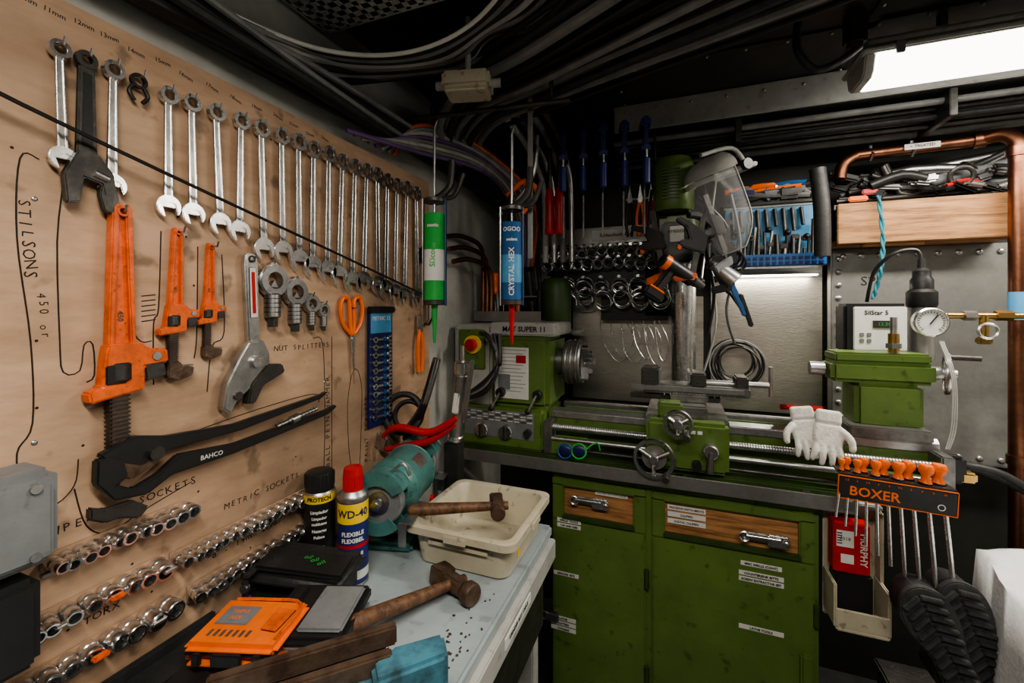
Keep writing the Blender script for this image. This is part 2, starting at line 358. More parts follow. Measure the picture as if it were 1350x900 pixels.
b=B('scissors',LW(.99,1.53,-.882,.04))
for sx in(-1,1):
    b.tube([(sx*.004,-.105,.004),(sx*.008,-.075,.004),(sx*.008,-.04,.004),(sx*.012,-.008,.004),(sx*.034,-.004,.004),(sx*.045,-.035,.004),(sx*.036,-.075,.004),(sx*.014,-.1,.004)],.0058,ORP,8,True,5)
    b.prism([(sx*.009,-.1),(sx*-.009,-.11),(sx*-.006,-.16),(sx*-.001,-.25),(sx*.004,-.16)],.002+.002*(sx>0),.004+.002*(sx>0),CHR)
b.cyl((0,-.12,.005),(0,-.12,.009),.005,STL); b.done(); hook(.99,1.5)
b=B('spanner_rack',LW(1.12,1.315,-.884))
b.box((0,0,.004),(.12,.37,.008),NVY,.004); b.box((0,.14,.0085),(.10,.07,.001),BLL); b.text('METRIC 12',(0,.15,.0095),.018,LBL)
b.box((0,.178,.01),(.125,.02,.014),BLK,.003)
for k in range(11):
    z=.085-.024*k
    b.ring((-.035,z),.010,.005,.01,.016,CHR,14); b.box((0,z,.0125),(.06,.007,.005),CHR,.001); b.ring((.036,z),.011,.0045,.01,.016,CHR,12,.5,2*pi-.5)
    b.box((.01,z,.016),(.014,.012,.006),BLU,.002)
b.done()
b=B('pipe_pliers',LW(.43,1.24,-.872,-.035)@Matrix.Scale(.97,4))
b.prism([(-.03,.025),(.02,.045),(.07,.033),(.20,.026),(.44,.052),(.46,.058),(.458,.052),(.44,.042),(.22,.010),(.08,.006),(.03,-.01),(-.02,.012)],.0,.016,BLK,.003)
b.prism([(-.035,.02),(.0,.015),(.01,-.02),(-.005,-.03),(.02,-.045),(.055,-.032),(.09,-.006),(.2,-.014),(.46,.010),(.49,.018),(.488,.010),(.46,-.003),(.2,-.034),(.08,-.04),(.04,-.062),(-.01,-.055),(-.035,-.02)],.004,.022,BLK,.003)
b.prism([(-.04,-.055),(-.02,-.065),(.02,-.065),(.045,-.085),(.03,-.10),(.0,-.088),(-.02,-.088),(-.04,-.075)],.004,.02,DST,.003)
b.cyl((.05,.008,-.002),(.05,.008,.027),.012,DST); b.text('BAHCO',(.15,-.024,.0225),.013,LBL)
b.cyl((.30,.0,.02),(.42,.02,.02),.005,STL)
for k in range(12): b.torus((.30+k*.01,.0+k*.0017,.02),(1,.18,0),.005,.001,DST,10,4)
b.cyl((.34,.006,.02),(.36,.010,.02),.011,CHR,seg=14)
b.done(); hook(.455,1.262,.02)
board.done()
# sockets
def sockets(y0,y1,z,step,r,name='socket_row',odd=False):
    b=B(name,LW(0,z,-.887)); b.box(((y0+y1)/2,-.018,.004),(y1-y0+.02,.006,.008),STL,.001)
    b.box(((y0+y1)/2,.0,.001),(y1-y0+.02,.024,.002),PLY,.0005)
    y=y0; i=0
    while y<y1:
        rr=r*(.75+.35*((y-y0)/(y1-y0)))*random.uniform(.93,1.05); h=.034+.004*math.sin(i)
        tl=random.uniform(-.2,.2)
        b.lathe([(0,0),(rr*.9,0),(rr*.95,.002),(rr*.95,h*.35),(rr*.85,h*.4),(rr,h*.5),(rr,h-.0015),(rr*.92,h),(rr*.70,h),(rr*.66,h-.003),(rr*.64,h*.5)],(y,0,.003),(tl,-.12,1),CHR,18)
        b.lathe([(rr*.64,h*.5),(0,h*.5)],(y,0,.003),(tl,-.12,1),DST,18)
        if odd and i%3==2: b.box((y,-.001,.042),(rr*1.5,rr*.5,.012),ORG if i%2 else STL,.002)
        y+=step*(.85+.3*((y-y0)/(y1-y0))); i+=1
    b.done()
sockets(.355,.56,1.118,.0195,.0125)
sockets(.31,.50,1.035,.024,.013,odd=True); sockets(.53,.83,1.03,.021,.0125)
sockets(.28,.51,.955,.026,.015,odd=True); sockets(.56,.84,.950,.021,.0135)
b=B('black_cord'); b.tube([(-.855,.15,1.84),(-.85,.31,1.782),(-.84,.9,1.64),(-.86,1.36,1.54)],.0033,BLK,8,sm=6); b.done()
b=B('electrical_enclosure'); b.box((-.842,.215,1.215),(.08,.24,.13),GRY,.012); b.box((-.80,.215,1.215),(.012,.22,.11),GRY,.006); b.box((-.84,.20,1.08),(.085,.23,.12),BLK,.01)
for z in (1.17,1.26):
    for y in (.13,.305): b.cyl((-.796,y,z),(-.79,y,z),.006,STL)
b.box((-.793,.21,1.215),(.004,.10,.06),DST,.002)
b.tube([(-.84,.2,1.05),(-.83,.22,.97),(-.80,.25,.9)],.01,RUB,8,sm=4)
b.done()
# ------------------------------------------------------------------ bench
b=B('workbench')
b.box((-.625,.53,.845),(.55,1.40,.03),BEN,.006); b.box((-.345,.53,.805),(.022,1.36,.055),LGR,.003); b.box((-.62,1.215,.805),(.53,.022,.055),LGR,.003)
for x in (-.85,-.40):
    for y in (-.12,1.15): b.box((x,y,.40),(.05,.05,.80),LGR,.004)
b.box((-.62,.53,.25),(.5,1.3,.02),GRY,.003); b.box((-.60,.6,.70),(.50,1.1,.16),DST,.01)
b.M=Matrix(((0,0,1,-.333),(1,0,0,0),(0,1,0,0),(0,0,0,1)))
b.box((.90,.808,0),(.16,.022,.002),LBL); b.text('GRINDER BITS / DISCS',(.90,.808,.0015),.012,INK)
b.done()
b=B('metal_swarf')
for k in range(45):
    b.box((random.gauss(-.40,.022),random.gauss(.70,.07),.8612),(random.uniform(.002,.006),random.uniform(.002,.005),.0016),RST,0,(0,0,random.random()*3))
b.done()
def can(name,x,y,h,r,body,cap,rz,labels,capr=.9,caph=.2):
    b=B(name,T(x,y,.8605,rz))
    hb=h*(1-caph)
    b.lathe([(0,0),(r*.94,0),(r,.004),(r*.96,.007),(r*.96,hb-.018),(r*.99,hb-.012),(r*.9,hb-.006),(r*.7,hb+.002),(0,hb+.002)],(0,0,0),(0,0,1),STL,32)
    b.lathe([(r*.975,.009),(r*.975,hb-.02)],(0,0,0),(0,0,1),body,32)
    c=r*capr
    b.lathe([(c,hb-.005),(c,h-.012),(c*.93,h-.002),(c*.8,h),(0,h)],(0,0,0),(0,0,1),cap,28)
    for k in range(24):
        a=2*pi*k/24; b.box((c*math.cos(a),c*math.sin(a),hb+.02),(.002,.002,.03),cap)
    for t,xo,z,s,m in labels:
        if t[0]=='#':
            zz=float(t[1:]); b.lathe([(r*.985,z),(r*.985,z+zz)],(0,0,0),(0,0,1),m,32)
        else: b.text(t,(xo,0,z),s,m,0,wrap=r*1.0,bold=.0004)
    b.done()
can('spray_can',-.835,.83,.235,.037,BLK,BLK,.75,[('#.02',0,.165,0,YEL),('PROTECH',0,.175,.013,INK),('Limpiador',0,.145,.010,LBL),('Limpador',0,.13,.009,LBL),('multiusos',0,.117,.009,LBL),('Neteges',0,.10,.010,LBL),('Pulisce',0,.085,.009,LBL),('400 ml',0,.06,.008,LBL),('#.008',0,.03,0,YEL)],.92,.17)
can('lubricant_spray_can',-.712,.808,.268,.035,NVL,RED,.70,[('#.045',0,.148,0,YEL),('WD-40',0,.17,.024,NVY),('FLEXIBLE',0,.125,.013,LBL),('FLEXIBEL',0,.11,.013,LBL),('#.008',0,.092,0,RED),('MULTI-USE',0,.078,.010,LBL),('PRODUCT',0,.065,.010,LBL),('#.02',0,.02,0,LBL)],.62,.2)
# bench grinder
b=B('bench_grinder',T(-.735,1.03,.8605,.25))
b.box((0,0,.012),(.13,.20,.024),TEAL,.008); b.box((0,0,.05),(.09,.14,.07),TEAL,.02)
b.lathe([(0,-.105),(.035,-.105),(.056,-.098),(.066,-.08),(.073,-.07),(.075,-.068),(.075,.068),(.073,.07),(.066,.08),(.056,.098),(.035,.105),(0,.105)],(0,0,.155),(0,1,0),TEAL,40)
for s_ in (-.062,.062): b.torus((0,s_,.155),(0,1,0),.0755,.0025,TEAL,40,6)
for k in range(9):
    a=.2+k*.33; b.box((.05*math.cos(a),-.1,.155+.05*math.sin(a)),(.012,.012,.004),GRD,.001,(0,-a,0))
b.box((.053,.0,.209),(.035,.06,.003),STL,.001,(0,.78,0)); b.cyl((.075,.03,.09),(.085,.03,.09),.01,RED)
for sy in(-1,1):
    b.lathe([(0,-.013),(.056,-.013),(.060,-.009),(.060,.009),(.056,.013),(0,.013)],(0,sy*.14,.155),(0,1,0),GRY,36)
    M0=b.M; b.M=M0@Matrix.Translation((0,sy*.14,.155))@Matrix.Rotation(pi/2,4,'X')
    b.ring((0,0),.078,.074,-.024,.024,TEAL,30,.5,2*pi-.8); b.ring((0,0),.078,.045,-.026*sy-.0,-.022*sy,TEAL,30,.5,2*pi-.8); b.ring((0,0),.078,.05,.022*sy,.026*sy,TEAL,30,.5,2*pi-.8)
    b.M=M0
    b.cyl((0,sy*.105,.155),(0,sy*.18,.155),.010,STL); b.cyl((0,sy*.153,.155),(0,sy*.158,.155),.028,STL); b.cyl((0,sy*.165,.155),(0,sy*.177,.155),.014,STL,seg=6)
    b.box((.075,sy*.14,.11),(.03,.05,.005),STL,.002); b.box((.065,sy*.165,.085),(.02,.006,.06),STL,.002); b.tube([(.03,sy*.14,.23),(.06,sy*.14,.25),(.075,sy*.14,.22)],.004,STL,6,sm=3)
b.done()
def tub():
    b=B('plastic_tub'); bm=bmesh.new()
    def loop(hx,hy,z,r=.03,n=5):
        v=[]
        for q,(sx,sy) in enumerate(((1,1),(-1,1),(-1,-1),(1,-1))):
            for k in range(n+1):
                a=q*pi/2+pi/2*k/n; v.append(bm.verts.new((sx*(hx-r)+r*math.cos(a),sy*(hy-r)+r*math.sin(a),z)))
        return v
    S=[(.115,.12,.0),(.122,.128,.004),(.132,.138,.085),(.146,.152,.087),(.148,.154,.083),(.150,.156,.083),(.150,.156,.100),(.146,.152,.102),(.132,.138,.100),(.128,.134,.092),(.118,.124,.010),(.112,.118,.006)]
    Ls=[loop(*s) for s in S]
    for a,c in zip(Ls,Ls[1:]):
        for k in range(len(a)): bm.faces.new((a[k],a[(k+1)%len(a)],c[(k+1)%len(a)],c[k]))
    bm.faces.new(Ls[0][::-1]); bm.faces.new(Ls[-1]); bmesh.ops.recalc_face_normals(bm,faces=bm.faces)
    b.put(bm,CRM,T(-.497,1.06,.8605,0))
    b.box((-.497,.918,.925),(.16,.004,.012),CRM,.001)
    b.box((-.497,.903,.947),(.06,.006,.018),CRM,.002); b.box((-.345,1.06,.947),(.006,.06,.018),CRM,.002)
    b.prism([(-.012,-.01),(.012,-.01),(0,.012)],0,.001,YEL,0,Matrix(((0,0,1,-.3705),(1,0,0,1.0),(0,1,0,.90),(0,0,0,1))))
    b.done()
tub()
def hammer(p0,p1,hl,hr,M=HWD,face=None,name='hammer'):
    p0=Vector(p0);p1=Vector(p1); d=(p1-p0).normalized(); L=(p1-p0).length
    x=d; z=Vector((0,0,1)); z=(z-x*z.dot(x)).normalized(); y=z.cross(x)
    fr=Matrix(((x.x,y.x,z.x,p0.x),(x.y,y.y,z.y,p0.y),(x.z,y.z,z.z,p0.z),(0,0,0,1)))
    b=B(name,fr)
    b.tube([(0,0,0),(.01,0,0),(L*.2,0,0),(L*.5,0,0),(L*.8,0,0),(L,0,0),(L+.03,0,0)],[.010,.0145,.0155,.014,.012,.0105,.0105],M,12)
    h=hl/2
    b.box((L,0,0),(.034,hl*.45,.032),RST,.006)
    b.lathe([(0,-.0),(hr*.9,0),(hr,.004),(hr,.02),(hr*.8,.026),(hr*.72,.035)],(L,-h,0),(0,1,0),RST,20)
    b.cyl((L,-h+.03,0),(L,h*.5,0),hr*.75,RST)
    b.prism([(-hr*.8,h*.3),(hr*.8,h*.3),(hr*.95,h*.7),(hr*.9,h),(-hr*.9,h),(-hr*.95,h*.7)],-hr*.8,hr*.8,RST,.003,Matrix.Translation((L,0,0)))
    b.done()
hammer((-.655,.945,.976),(-.45,1.05,.976),.10,.019)
hammer((-.575,.60,.925),(-.47,.855,.884),.13,.024,name='sledge_hammer')
b=B('socket_case',T(-.63,.62,.8605,.35)); b.box((0,0,.027),(.15,.15,.054),GRY,.008); b.box((0,0,.066),(.155,.15,.024),BLK,.006); b.box((0,-.078,.045),(.08,.008,.045),STL,.003); b.box((.03,.0,.08),(.08,.12,.008),GRY,.004); b.box((-.05,0,.08),(.02,.12,.01),BLK,.003); b.done()
b=B('tool_pouch',T(-.77,.725,.8605,.25)); b.box((0,0,.03),(.20,.12,.06),BLK,.02,seg=3); b.box((.01,-.01,.075),(.22,.13,.030),RUB,.013,(.05,.06,0),3); b.box((.02,-.03,.094),(.19,.07,.012),BLK,.005,(.10,.08,.05))
b.box((-.07,-.03,.096),(.014,.13,.006),RUB,.002); b.box((-.07,-.094,.06),(.014,.006,.06),RUB,.002); b.cyl((-.07,-.09,.075),(-.07,-.1,.075),.008,STL)
for k in range(3): b.text('oil',(.02+.02*k,-.02-.01*k,.1015+.001*k),.018,GRL,.4*k)
b.done()
b=B('black_tray',T(-.82,.44,.8605,.0)); b.box((0,0,.008),(.09,.3,.016),RUB,.005); b.box((.045,0,.022),(.012,.3,.03),RUB,.004); b.box((-.045,0,.022),(.012,.3,.03),RUB,.004); b.done()
b=B('drill_case',T(-.70,.51,.8605,.3)); b.box((0,0,.022),(.17,.12,.044),BLK,.008); b.box((0,-.062,.022),(.05,.006,.02),STL,.002); b.done()
b=B('bit_set_case',T(-.70,.54,.9055,.32))
b.box((0,0,.015),(.160,.118,.028),ORP,.013,seg=4); b.box((0,0,.037),(.158,.116,.018),ORP,.009,seg=4); b.box((0,0,.028),(.152,.11,.004),BLK,.001)
b.box((-.03,.012,.0465),(.058,.045,.003),GRY,.004); b.prism([(.03,-.02),(.06,-.025),(.066,.03),(.03,.035)],.045,.048,ORG,.003); b.text('TRIPLE',(-.03,.02,.0482),.011,ORP); b.text('ACE',(-.03,.004,.0482),.011,ORP)
for k in range(7): b.box((-.05+k*.011,-.03,.0462),(.005,.014,.002),STL)
b.tube([(-.06,.052,.047),(.0,.054,.047),(.066,.045,.047),(.068,-.04,.047)],.003,ORG,6,sm=4)
b.box((0,-.061,.026),(.05,.008,.02),BLK,.002); b.box((-.05,-.061,.026),(.014,.008,.02),BLK,.002); b.box((.05,-.061,.026),(.014,.008,.02),BLK,.002)
b.done()
# vise
b=B('bench_vise',T(-.442,.462,.8605,.80))
b.lathe([(0,0),(.075,0),(.075,.012),(.05,.02),(.04,.04),(0,.04)],(0,.01,0),(0,0,1),WOV,28)
b.box((0,.01,.058),(.09,.20,.05),WOV,.012)
b.box((-.02,.075,.085),(.20,.035,.055),WOV,.006); b.box((.03,-.012,.085),(.20,.040,.060),WOV,.006)
b.box((-.03,.060,.126),(.25,.018,.030),RST,.003); b.box((.0,.008,.126),(.16,.016,.030),RST,.003)
b.prism([(.05,-.035),(.155,-.030),(.16,.018),(.085,.022),(.05,.0)],.055,.136,WOV,.006)
b.cyl((0,-.05,.06),(0,-.19,.06),.013,STL); b.cyl((0,-.17,.06),(0,-.20,.06),.02,STL); b.cyl((-.10,-.185,.06),(.10,-.185,.06),.006,STL)
for sx in(-1,1): b.sph((sx*.1,-.185,.06),.010,STL)
b.done()
# ------------------------------------------------------------------ between bench and lathe
b=B('grease_gun'); b.cyl((-.675,1.235,1.08),(-.64,1.215,1.29),.022,STL,bev=.003); b.cyl((-.676,1.236,1.07),(-.673,1.234,1.09),.025,CHR,bev=.004); b.cyl((-.64,1.215,1.29),(-.638,1.213,1.33),.025,CHR,bev=.004); b.cyl((-.638,1.213,1.33),(-.637,1.21,1.38),.007,STL)
b.box((-.655,1.218,1.20),(.02,.042,.07),LBL,.004,(0,.15,0))
b.box((-.612,1.20,1.24),(.012,.02,.2),STL,.004,(0,.16,0)); b.box((-.68,1.235,.965),(.05,.05,.205),DST,.004); b.done()
b=B('water_pump_pliers')
b.tube([(-.85,1.11,1.06),(-.78,1.12,1.075),(-.70,1.13,1.10),(-.63,1.15,1.15)],[.008,.011,.012,.012,.011,.009],RED,10,sm=5)
b.tube([(-.86,1.11,1.10),(-.80,1.10,1.135),(-.70,1.12,1.125),(-.62,1.14,1.17)],[.008,.011,.012,.012,.011,.009],RED,10,sm=5)
b.box((-.865,1.11,1.08),(.05,.018,.05),STL,.008,(0,.3,0)); b.done()
b=B('strap_wrench')
for q in range(3): b.tube([(-.86,1.23,1.06+.014*q),(-.81,1.2,1.10+.014*q),(-.75,1.17,1.2),(-.71,1.18,1.34)],.013,[BLK,RUB,STL][q],10,sm=5)
b.torus((-.83,1.17,1.16),(.3,-1,.3),.06,.010,RUB); b.torus((-.82,1.185,1.15),(.3,-1,.3),.045,.008,BLK); b.done()
b=B('pliers',LW(1.33,1.42,-.87))
for s_ in (-1,1): b.tube([(s_*.004,0,0),(s_*.014,-.05,0),(s_*.016,-.10,0),(s_*.010,-.15,0)],.007,ORP,8,sm=4); b.prism([(0,.0),(s_*.010,.01),(s_*.006,.05),(0,.055)],-.004,.004,STL)
b.cyl((0,0,-.006),(0,0,.008),.008,STL); b.done()
b=B('hacksaw',LW(1.36,1.62,-.87)); b.tube([(0,.05,0),(.05,.06,0),(.055,-.16,0),(.0,-.18,0)],.005,DST,8,sm=2); b.box((0,-.06,0),(.003,.23,.012),STL); b.box((-.01,.07,0),(.03,.06,.02),BLK,.006); b.done()
def cartridge(x,y,z0,z1,r,body,cap,labels,name,tip):
    b=B(name,T(x,y,0,.36))
    b.lathe([(0,z0),(r,z0),(r,z1),(r*1.05,z1+.003),(0,z1+.003)],(0,0,0),(0,0,1),body,28)
    b.lathe([(r*1.01,z0+(z1-z0)*.25),(r*1.01,z0+(z1-z0)*.6)],(0,0,0),(0,0,1),cap,28)
    b.lathe([(0,z0-.008),(r*.98,z0-.008),(r*1.08,z0-.006),(r*1.08,z0+.006),(r,z0+.008)],(0,0,0),(0,0,1),DST,28)
    b.lathe([(.012,z0),(.009,z0-.02),(.008,z0-.05),(.004,z0-.125),(0,z0-.125)],(0,0,0),(0,0,1),tip,16)
    for sx in(-1,1): b.box((sx*(r+.003),0,(z0+z1)/2+.02),(.003,.022,(z1-z0)+.06),BLU if sx>0 else STL,.001)
    b.lathe([(0,z1+.04),(r*1.08,z1+.04),(r*1.08,z1+.05),(0,z1+.05)],(0,0,0),(0,0,1),DST,24)
    b.cyl((0,0,z1+.003),(0,0,z1+.27),.0045,STL,seg=10)
    b.tube([(0,0,z1+.05),(.03,0,z1+.07),(.05,0,z1+.1),(.055,0,z1+.17)],.011,DST,8,sm=4); b.tube([(.01,0,z1+.06),(.06,0,z1+.06),(.09,0,z1+.13)],.008,DST,8,sm=4)
    b.tube([(0,0,z1+.27),(.01,0,z1+.295),(.02,0,z1+.27)],.004,STL,8,sm=4)
    for t,z,s,m,rz in labels: b.text(t,(0,0,z),s,m,rz,wrap=r*1.02,bold=.0005)
    b.done()
cartridge(-.47,1.21,1.515,1.75,.031,BLU,BLL,[('OGOO',1.73,.018,LBL,0),('HEX',1.655,.022,LBL,pi/2),('CRYSTAL',1.58,.022,LBL,pi/2),('sealant',1.70,.012,LBL,0)],'sealant_gun',RED)
cartridge(-.71,1.165,1.515,1.785,.032,GRL,LBL,[('Silicone',1.66,.024,GRL,pi/2),('mastic',1.75,.014,LBL,0)],'sealant_gun',GRL)
b=B('hanging_rail'); b.cyl((-.88,1.20,2.12),(-.30,1.25,2.11),.008,DST); 
for x in (-.75,-.35): b.cyl((x,1.22,2.115),(x,1.22,2.3),.006,DST)
b.box((-.43,1.265,1.9),(.016,.008,.50),GAL,.002)
b.done()
def screwdriver(x,y,zt,m,L=.2,r=.014,name='screwdriver'):
    b=B(name,T(x,y,zt)); b.lathe([(0,0),(r*.8,0),(r,-.008),(r*.95,-.05),(r*.8,-.07),(r*1.05,-.09),(r*.7,-.1),(0,-.1)],(0,0,0),(0,0,1),m,14); b.cyl((0,0,-.1),(0,0,-L),.003,STL,seg=8); b.done()
for k,(x,m) in enumerate(((-.80,ORP),(-.76,BLK),(-.72,ORP),(-.685,BLL))): screwdriver(x,1.85,1.66,m,.20,.017)
b=B('tool_shelf'); b.box((-.72,1.86,1.44),(.32,.14,.008),GAL,.002); b.box((-.72,1.79,1.46),(.32,.006,.045),GAL,.002); b.box((-.72,1.89,1.55),(.32,.02,.006),GAL,.002)
for k in range(9): b.cyl((-.86+k*.034,1.86,1.445),(-.86+k*.034,1.85,1.48+.05*((k*7)%3)),.010,[BLK,ORP,STL,DST][k%4],bev=.002)
b.done()
for x in (-.50,-.46): 
    b=B('bolt_cutter_grip',T(x,1.72,0)); b.lathe([(0,1.80),(.017,1.80),(.02,1.81),(.018,1.9),(.02,1.95),(.014,1.98),(.012,1.99),(0,1.99)],(0,0,0),(0,0,1),RED,16); b.cyl((0,0,1.98),(0,0,2.2),.009,DST); b.done()
b=B('gas_canister'); b.lathe([(0,1.40),(.065,1.40),(.07,1.41),(.07,1.60),(.055,1.63),(.02,1.64),(0,1.64)],(-.53,1.92,0),(0,0,1),GRD,28); b.box((-.53,1.95,1.39),(.22,.16,.015),GAL,.003); b.done()
for k in range(5):
    b=B('bar_clamp',T(-.42+k*.075,1.64+.01*(k%2),1.985,.2))
    b.box((0,0,-.02),(.006,.014,.40),DST,.001); b.box((0,-.02,.17),(.032,.08,.040),NVL,.008); b.box((0,-.02,.08),(.032,.07,.034),NVL,.008); b.cyl((0,-.055,.07),(0,-.055,-.02),.005,STL); b.cyl((0,-.055,.04),(0,-.055,-.05),.014,NVL,bev=.003); b.box((0,-.035,.125),(.018,.03,.07),NVY,.004); b.done()
# more hanging hand tools between the clip board and the column
b=B('hanging_pliers_rack'); b.cyl((-.20,1.78,1.93),(-.09,1.78,1.93),.005,STL); b.cyl((-.20,1.78,1.93),(-.20,1.78,2.2),.004,DST); b.cyl((-.09,1.78,1.93),(-.09,1.78,2.2),.004,DST)
for k,m in enumerate((BLK,ORP,RED)):
    x=-.185+.04*k
    for s_ in (-1,1): b.tube([(x+s_*.003,1.775,1.92),(x+s_*.012,1.77,1.87),(x+s_*.013,1.77,1.83),(x+s_*.007,1.77,1.78)],.0055,m,8,sm=4)
    b.box((x,1.772,1.925),(.018,.01,.03),STL,.004); b.prism([(-.008,0),(.008,0),(0,.05)],-.004,.004,STL,0,FW(x,1.935,1.772))
b.done()
# ------------------------------------------------------------------ LATHE cabinet
b=B('lathe_cabinet')
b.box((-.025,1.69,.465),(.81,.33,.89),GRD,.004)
b.box((-.025,1.522,.885),(.815,.012,.05),GRN,.003); b.box((-.025,1.522,.08),(.815,.012,.12),GRN,.003)
for x,w_ in ((-.415,.03),(-.095,.03),(.365,.035)): b.box((x,1.521,.47),(w_,.014,.85),GRN,.003)
def door(x0,x1):
    cx=(x0+x1)/2; wd=x1-x0
    b.box((cx,1.508,.445),(wd,.02,.61),GRN,.006)
    b.box((cx,1.508,.877),(wd,.02,.026),GRN,.004)
    b.box((x0+.02,1.508,.81),(.04,.02,.13),GRN,.004); b.box((x1-.02,1.508,.81),(.04,.02,.13),GRN,.004)
    b.box((cx,1.520,.81),(wd-.06,.010,.12),PLK); 
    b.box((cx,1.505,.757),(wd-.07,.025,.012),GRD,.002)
door(-.425,-.105); door(-.085,.37)
def latch(x,z):
    b.box((x,1.50,z),(.12,.008,.026),STL,.003); b.box((x+.035,1.493,z),(.055,.012,.038),CHR,.004); b.cyl((x-.05,1.49,z+.004),(x+.04,1.488,z+.006),.006,CHR); b.torus((x-.055,1.49,z),(0,1,0),.014,.0035,CHR,16,6); b.sph((x+.055,1.49,z),.011,CHR)
latch(-.29,.825); latch(.24,.80); 
b.box((-.425,1.49,.40),(.05,.02,.03),STL,.004); b.torus((-.45,1.485,.40),(0,1,0),.014,.004,CHR,16,6)
for z in (.28,.60): 
    for x in (-.102,.372): b.cyl((x,1.497,z-.03),(x,1.497,z+.03),.008,GRD)
b.box((.345,1.49,.42),(.03,.02,.13),GRN,.006)
F=FW(0,0,1.4965)
def lab(x,z,w_,t):
    for i in range(len(t)):
        b.box((x,1.4972,z-i*.018),(w_,.0015,.0135),LBL); b.text(t[i],(x,z-i*.018,.0012),.0095,INK,M=F,bold=.0003)
lab(-.365,.745,.085,['DRILLS  TOOLS','TAP AND DIES']); lab(-.375,.555,.09,['MIRRORS  BITS']); lab(-.385,.395,.09,['LATHE','CUTTERS','TOOLING'])
lab(.23,.715,.11,['MISC DRILLS (CONT)']); lab(.23,.685,.12,['COUNTERSINK BITTS','SCREW EXTRACTOR SET']); lab(.23,.52,.12,['LATHE TOOLS'])
for i,t in enumerate(('PRECISION INSTRUMENTS','CALIPERS','DIGITAL CALIPERS')): 
    b.box((.02,1.512,.845-i*.022),(.115,.003,.015),LBL); b.text(t,(.02,.845-i*.022,.0),.009,INK,M=FW(0,0,1.510),bold=.0002)
b.box((-.22,1.512,.855),(.11,.003,.013),LBL); b.text('FILES AND HACKSAW BLADES',(-.22,.855,0),.0075,INK,M=FW(0,0,1.510))
b.done()
b=B('front_rail'); b.box((-.17,1.472,.943),(1.27,.006,.042),GAL,.001); b.box((-.17,1.49,.925),(1.26,.036,.005),GAL)
for x in(-.4,.0,.35): b.box((x,1.497,.945),(.02,.046,.02),STL)
b.done()
# ------------------------------------------------------------------ LATHE
b=B('metal_lathe')
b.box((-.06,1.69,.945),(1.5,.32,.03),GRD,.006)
b.box((-.645,1.69,.99),(.34,.30,.06),GRN,.008)
b.box((-.645,1.68,1.055),(.34,.27,.11),GRN,.012)
b.box((-.655,1.541,1.05),(.29,.008,.105),GRY,.003)
for i in range(11):
    for j in range(4): b.box((-.785+i*.026,1.536,1.095-j*.010),(.02,.002,.003),LBL if (i+j)%3 else DST)
for x in (-.72,-.62,): 
    b.cyl((x,1.537,1.025),(x,1.520,1.025),.028,CHR,bev=.003); b.box((x,1.515,1.025),(.008,.014,.045),DST,.002)
b.cyl((-.53,1.54,1.03),(-.53,1.515,1.03),.014,DST)
b.box((-.58,1.70,1.25),(.24,.26,.28),GRN,.02)
b.box((-.61,1.567,1.245),(.14,.004,.20),LBL,.001)
for i in range(12): b.box((-.61,1.5645,1.335-i*.0145),(.12-.02*(i%3),.001,.002),GRY)
b.box((-.64,1.564,1.21),(.05,.001,.06),GRY); b.box((-.57,1.564,1.30),(.04,.001,.03),RED)
b.text('MAT SUPER 11',(-.56,1.415,0),.028,INK,M=FW(0,0,1.569),bold=.0004); b.box((-.57,1.70,1.415),(.27,.255,.05),LGR,.006)
for x in(-.65,-.50): b.cyl((x,1.566,1.17),(x,1.54,1.17),.018,BLK,bev=.003); b.cyl((x,1.545,1.17),(x-.03,1.53,1.11),.005,STL); b.sph((x-.03,1.53,1.11),.011,BLK)
b.box((-.79,1.70,1.26),(.17,.22,.34),LGR,.01); b.box((-.79,1.585,1.33),(.12,.012,.16),GRN,.004)
b.cyl((-.78,1.58,1.35),(-.78,1.565,1.35),.037,YEL); b.cyl((-.78,1.57,1.35),(-.78,1.54,1.35),.024,RED,bev=.005); b.cyl((-.78,1.58,1.27),(-.78,1.566,1.27),.012,GRL)
b.cyl((-.46,1.72,1.28),(-.43,1.72,1.28),.055,CAST); b.cyl((-.43,1.72,1.28),(-.36,1.72,1.28),.088,CAST,seg=36,bev=.006)
for q in (-.415,-.395,-.375): b.torus((q,1.72,1.28),(1,0,0),.088,.003,STL)
b.lathe([(.02,0),(.02,.003),(.07,.003)],(-.36,1.72,1.28),(1,0,0),STL)
for k in range(3):
    a=k*2*pi/3+.5; M=Matrix.Translation((-.36,1.72,1.28))@Matrix.Rotation(a,4,'X')
    o=b.M; b.M=M; b.box((.012,0,.05),(.03,.022,.05),STL,.003); b.box((.03,0,.04),(.02,.022,.022),STL,.003); b.cyl((-.04,0,.08),(-.04,0,.087),.009,DST); b.M=o
b.box((.12,1.61,1.095),(1.15,.03,.025),STL,.003); b.box((.12,1.79,1.095),(1.15,.03,.025),STL,.003); b.box((.12,1.70,1.085),(1.14,.05,.015),CAST,.003)
b.prism([(-.012,0),(.012,0),(0,.012)],-.455,.695,STL,0,Matrix(((0,0,1,0),(1,0,0,1.612),(0,1,0,1.107),(0,0,0,1))))
b.box((.12,1.62,1.04),(1.14,.03,.095),GRN,.004); b.box((.12,1.78,1.04),(1.14,.03,.095),GRN,.004)
for x in (-.40,-.2,.25,.45,.64): b.box((x,1.70,1.03),(.05,.14,.09),GRN,.004)
b.box((-.39,1.66,.985),(.16,.24,.06),GRN,.008); b.box((.60,1.66,.985),(.18,.24,.06),GRN,.008); b.box((.12,1.60,.98),(.95,.01,.04),GRN,.003)
b.cyl((-.47,1.56,1.055),(.68,1.56,1.055),.011,STL)
for k in range(150): b.torus((-.45+k*.0075,1.56,1.055),(1,0,.1),.011,.0016,STL,10,4)
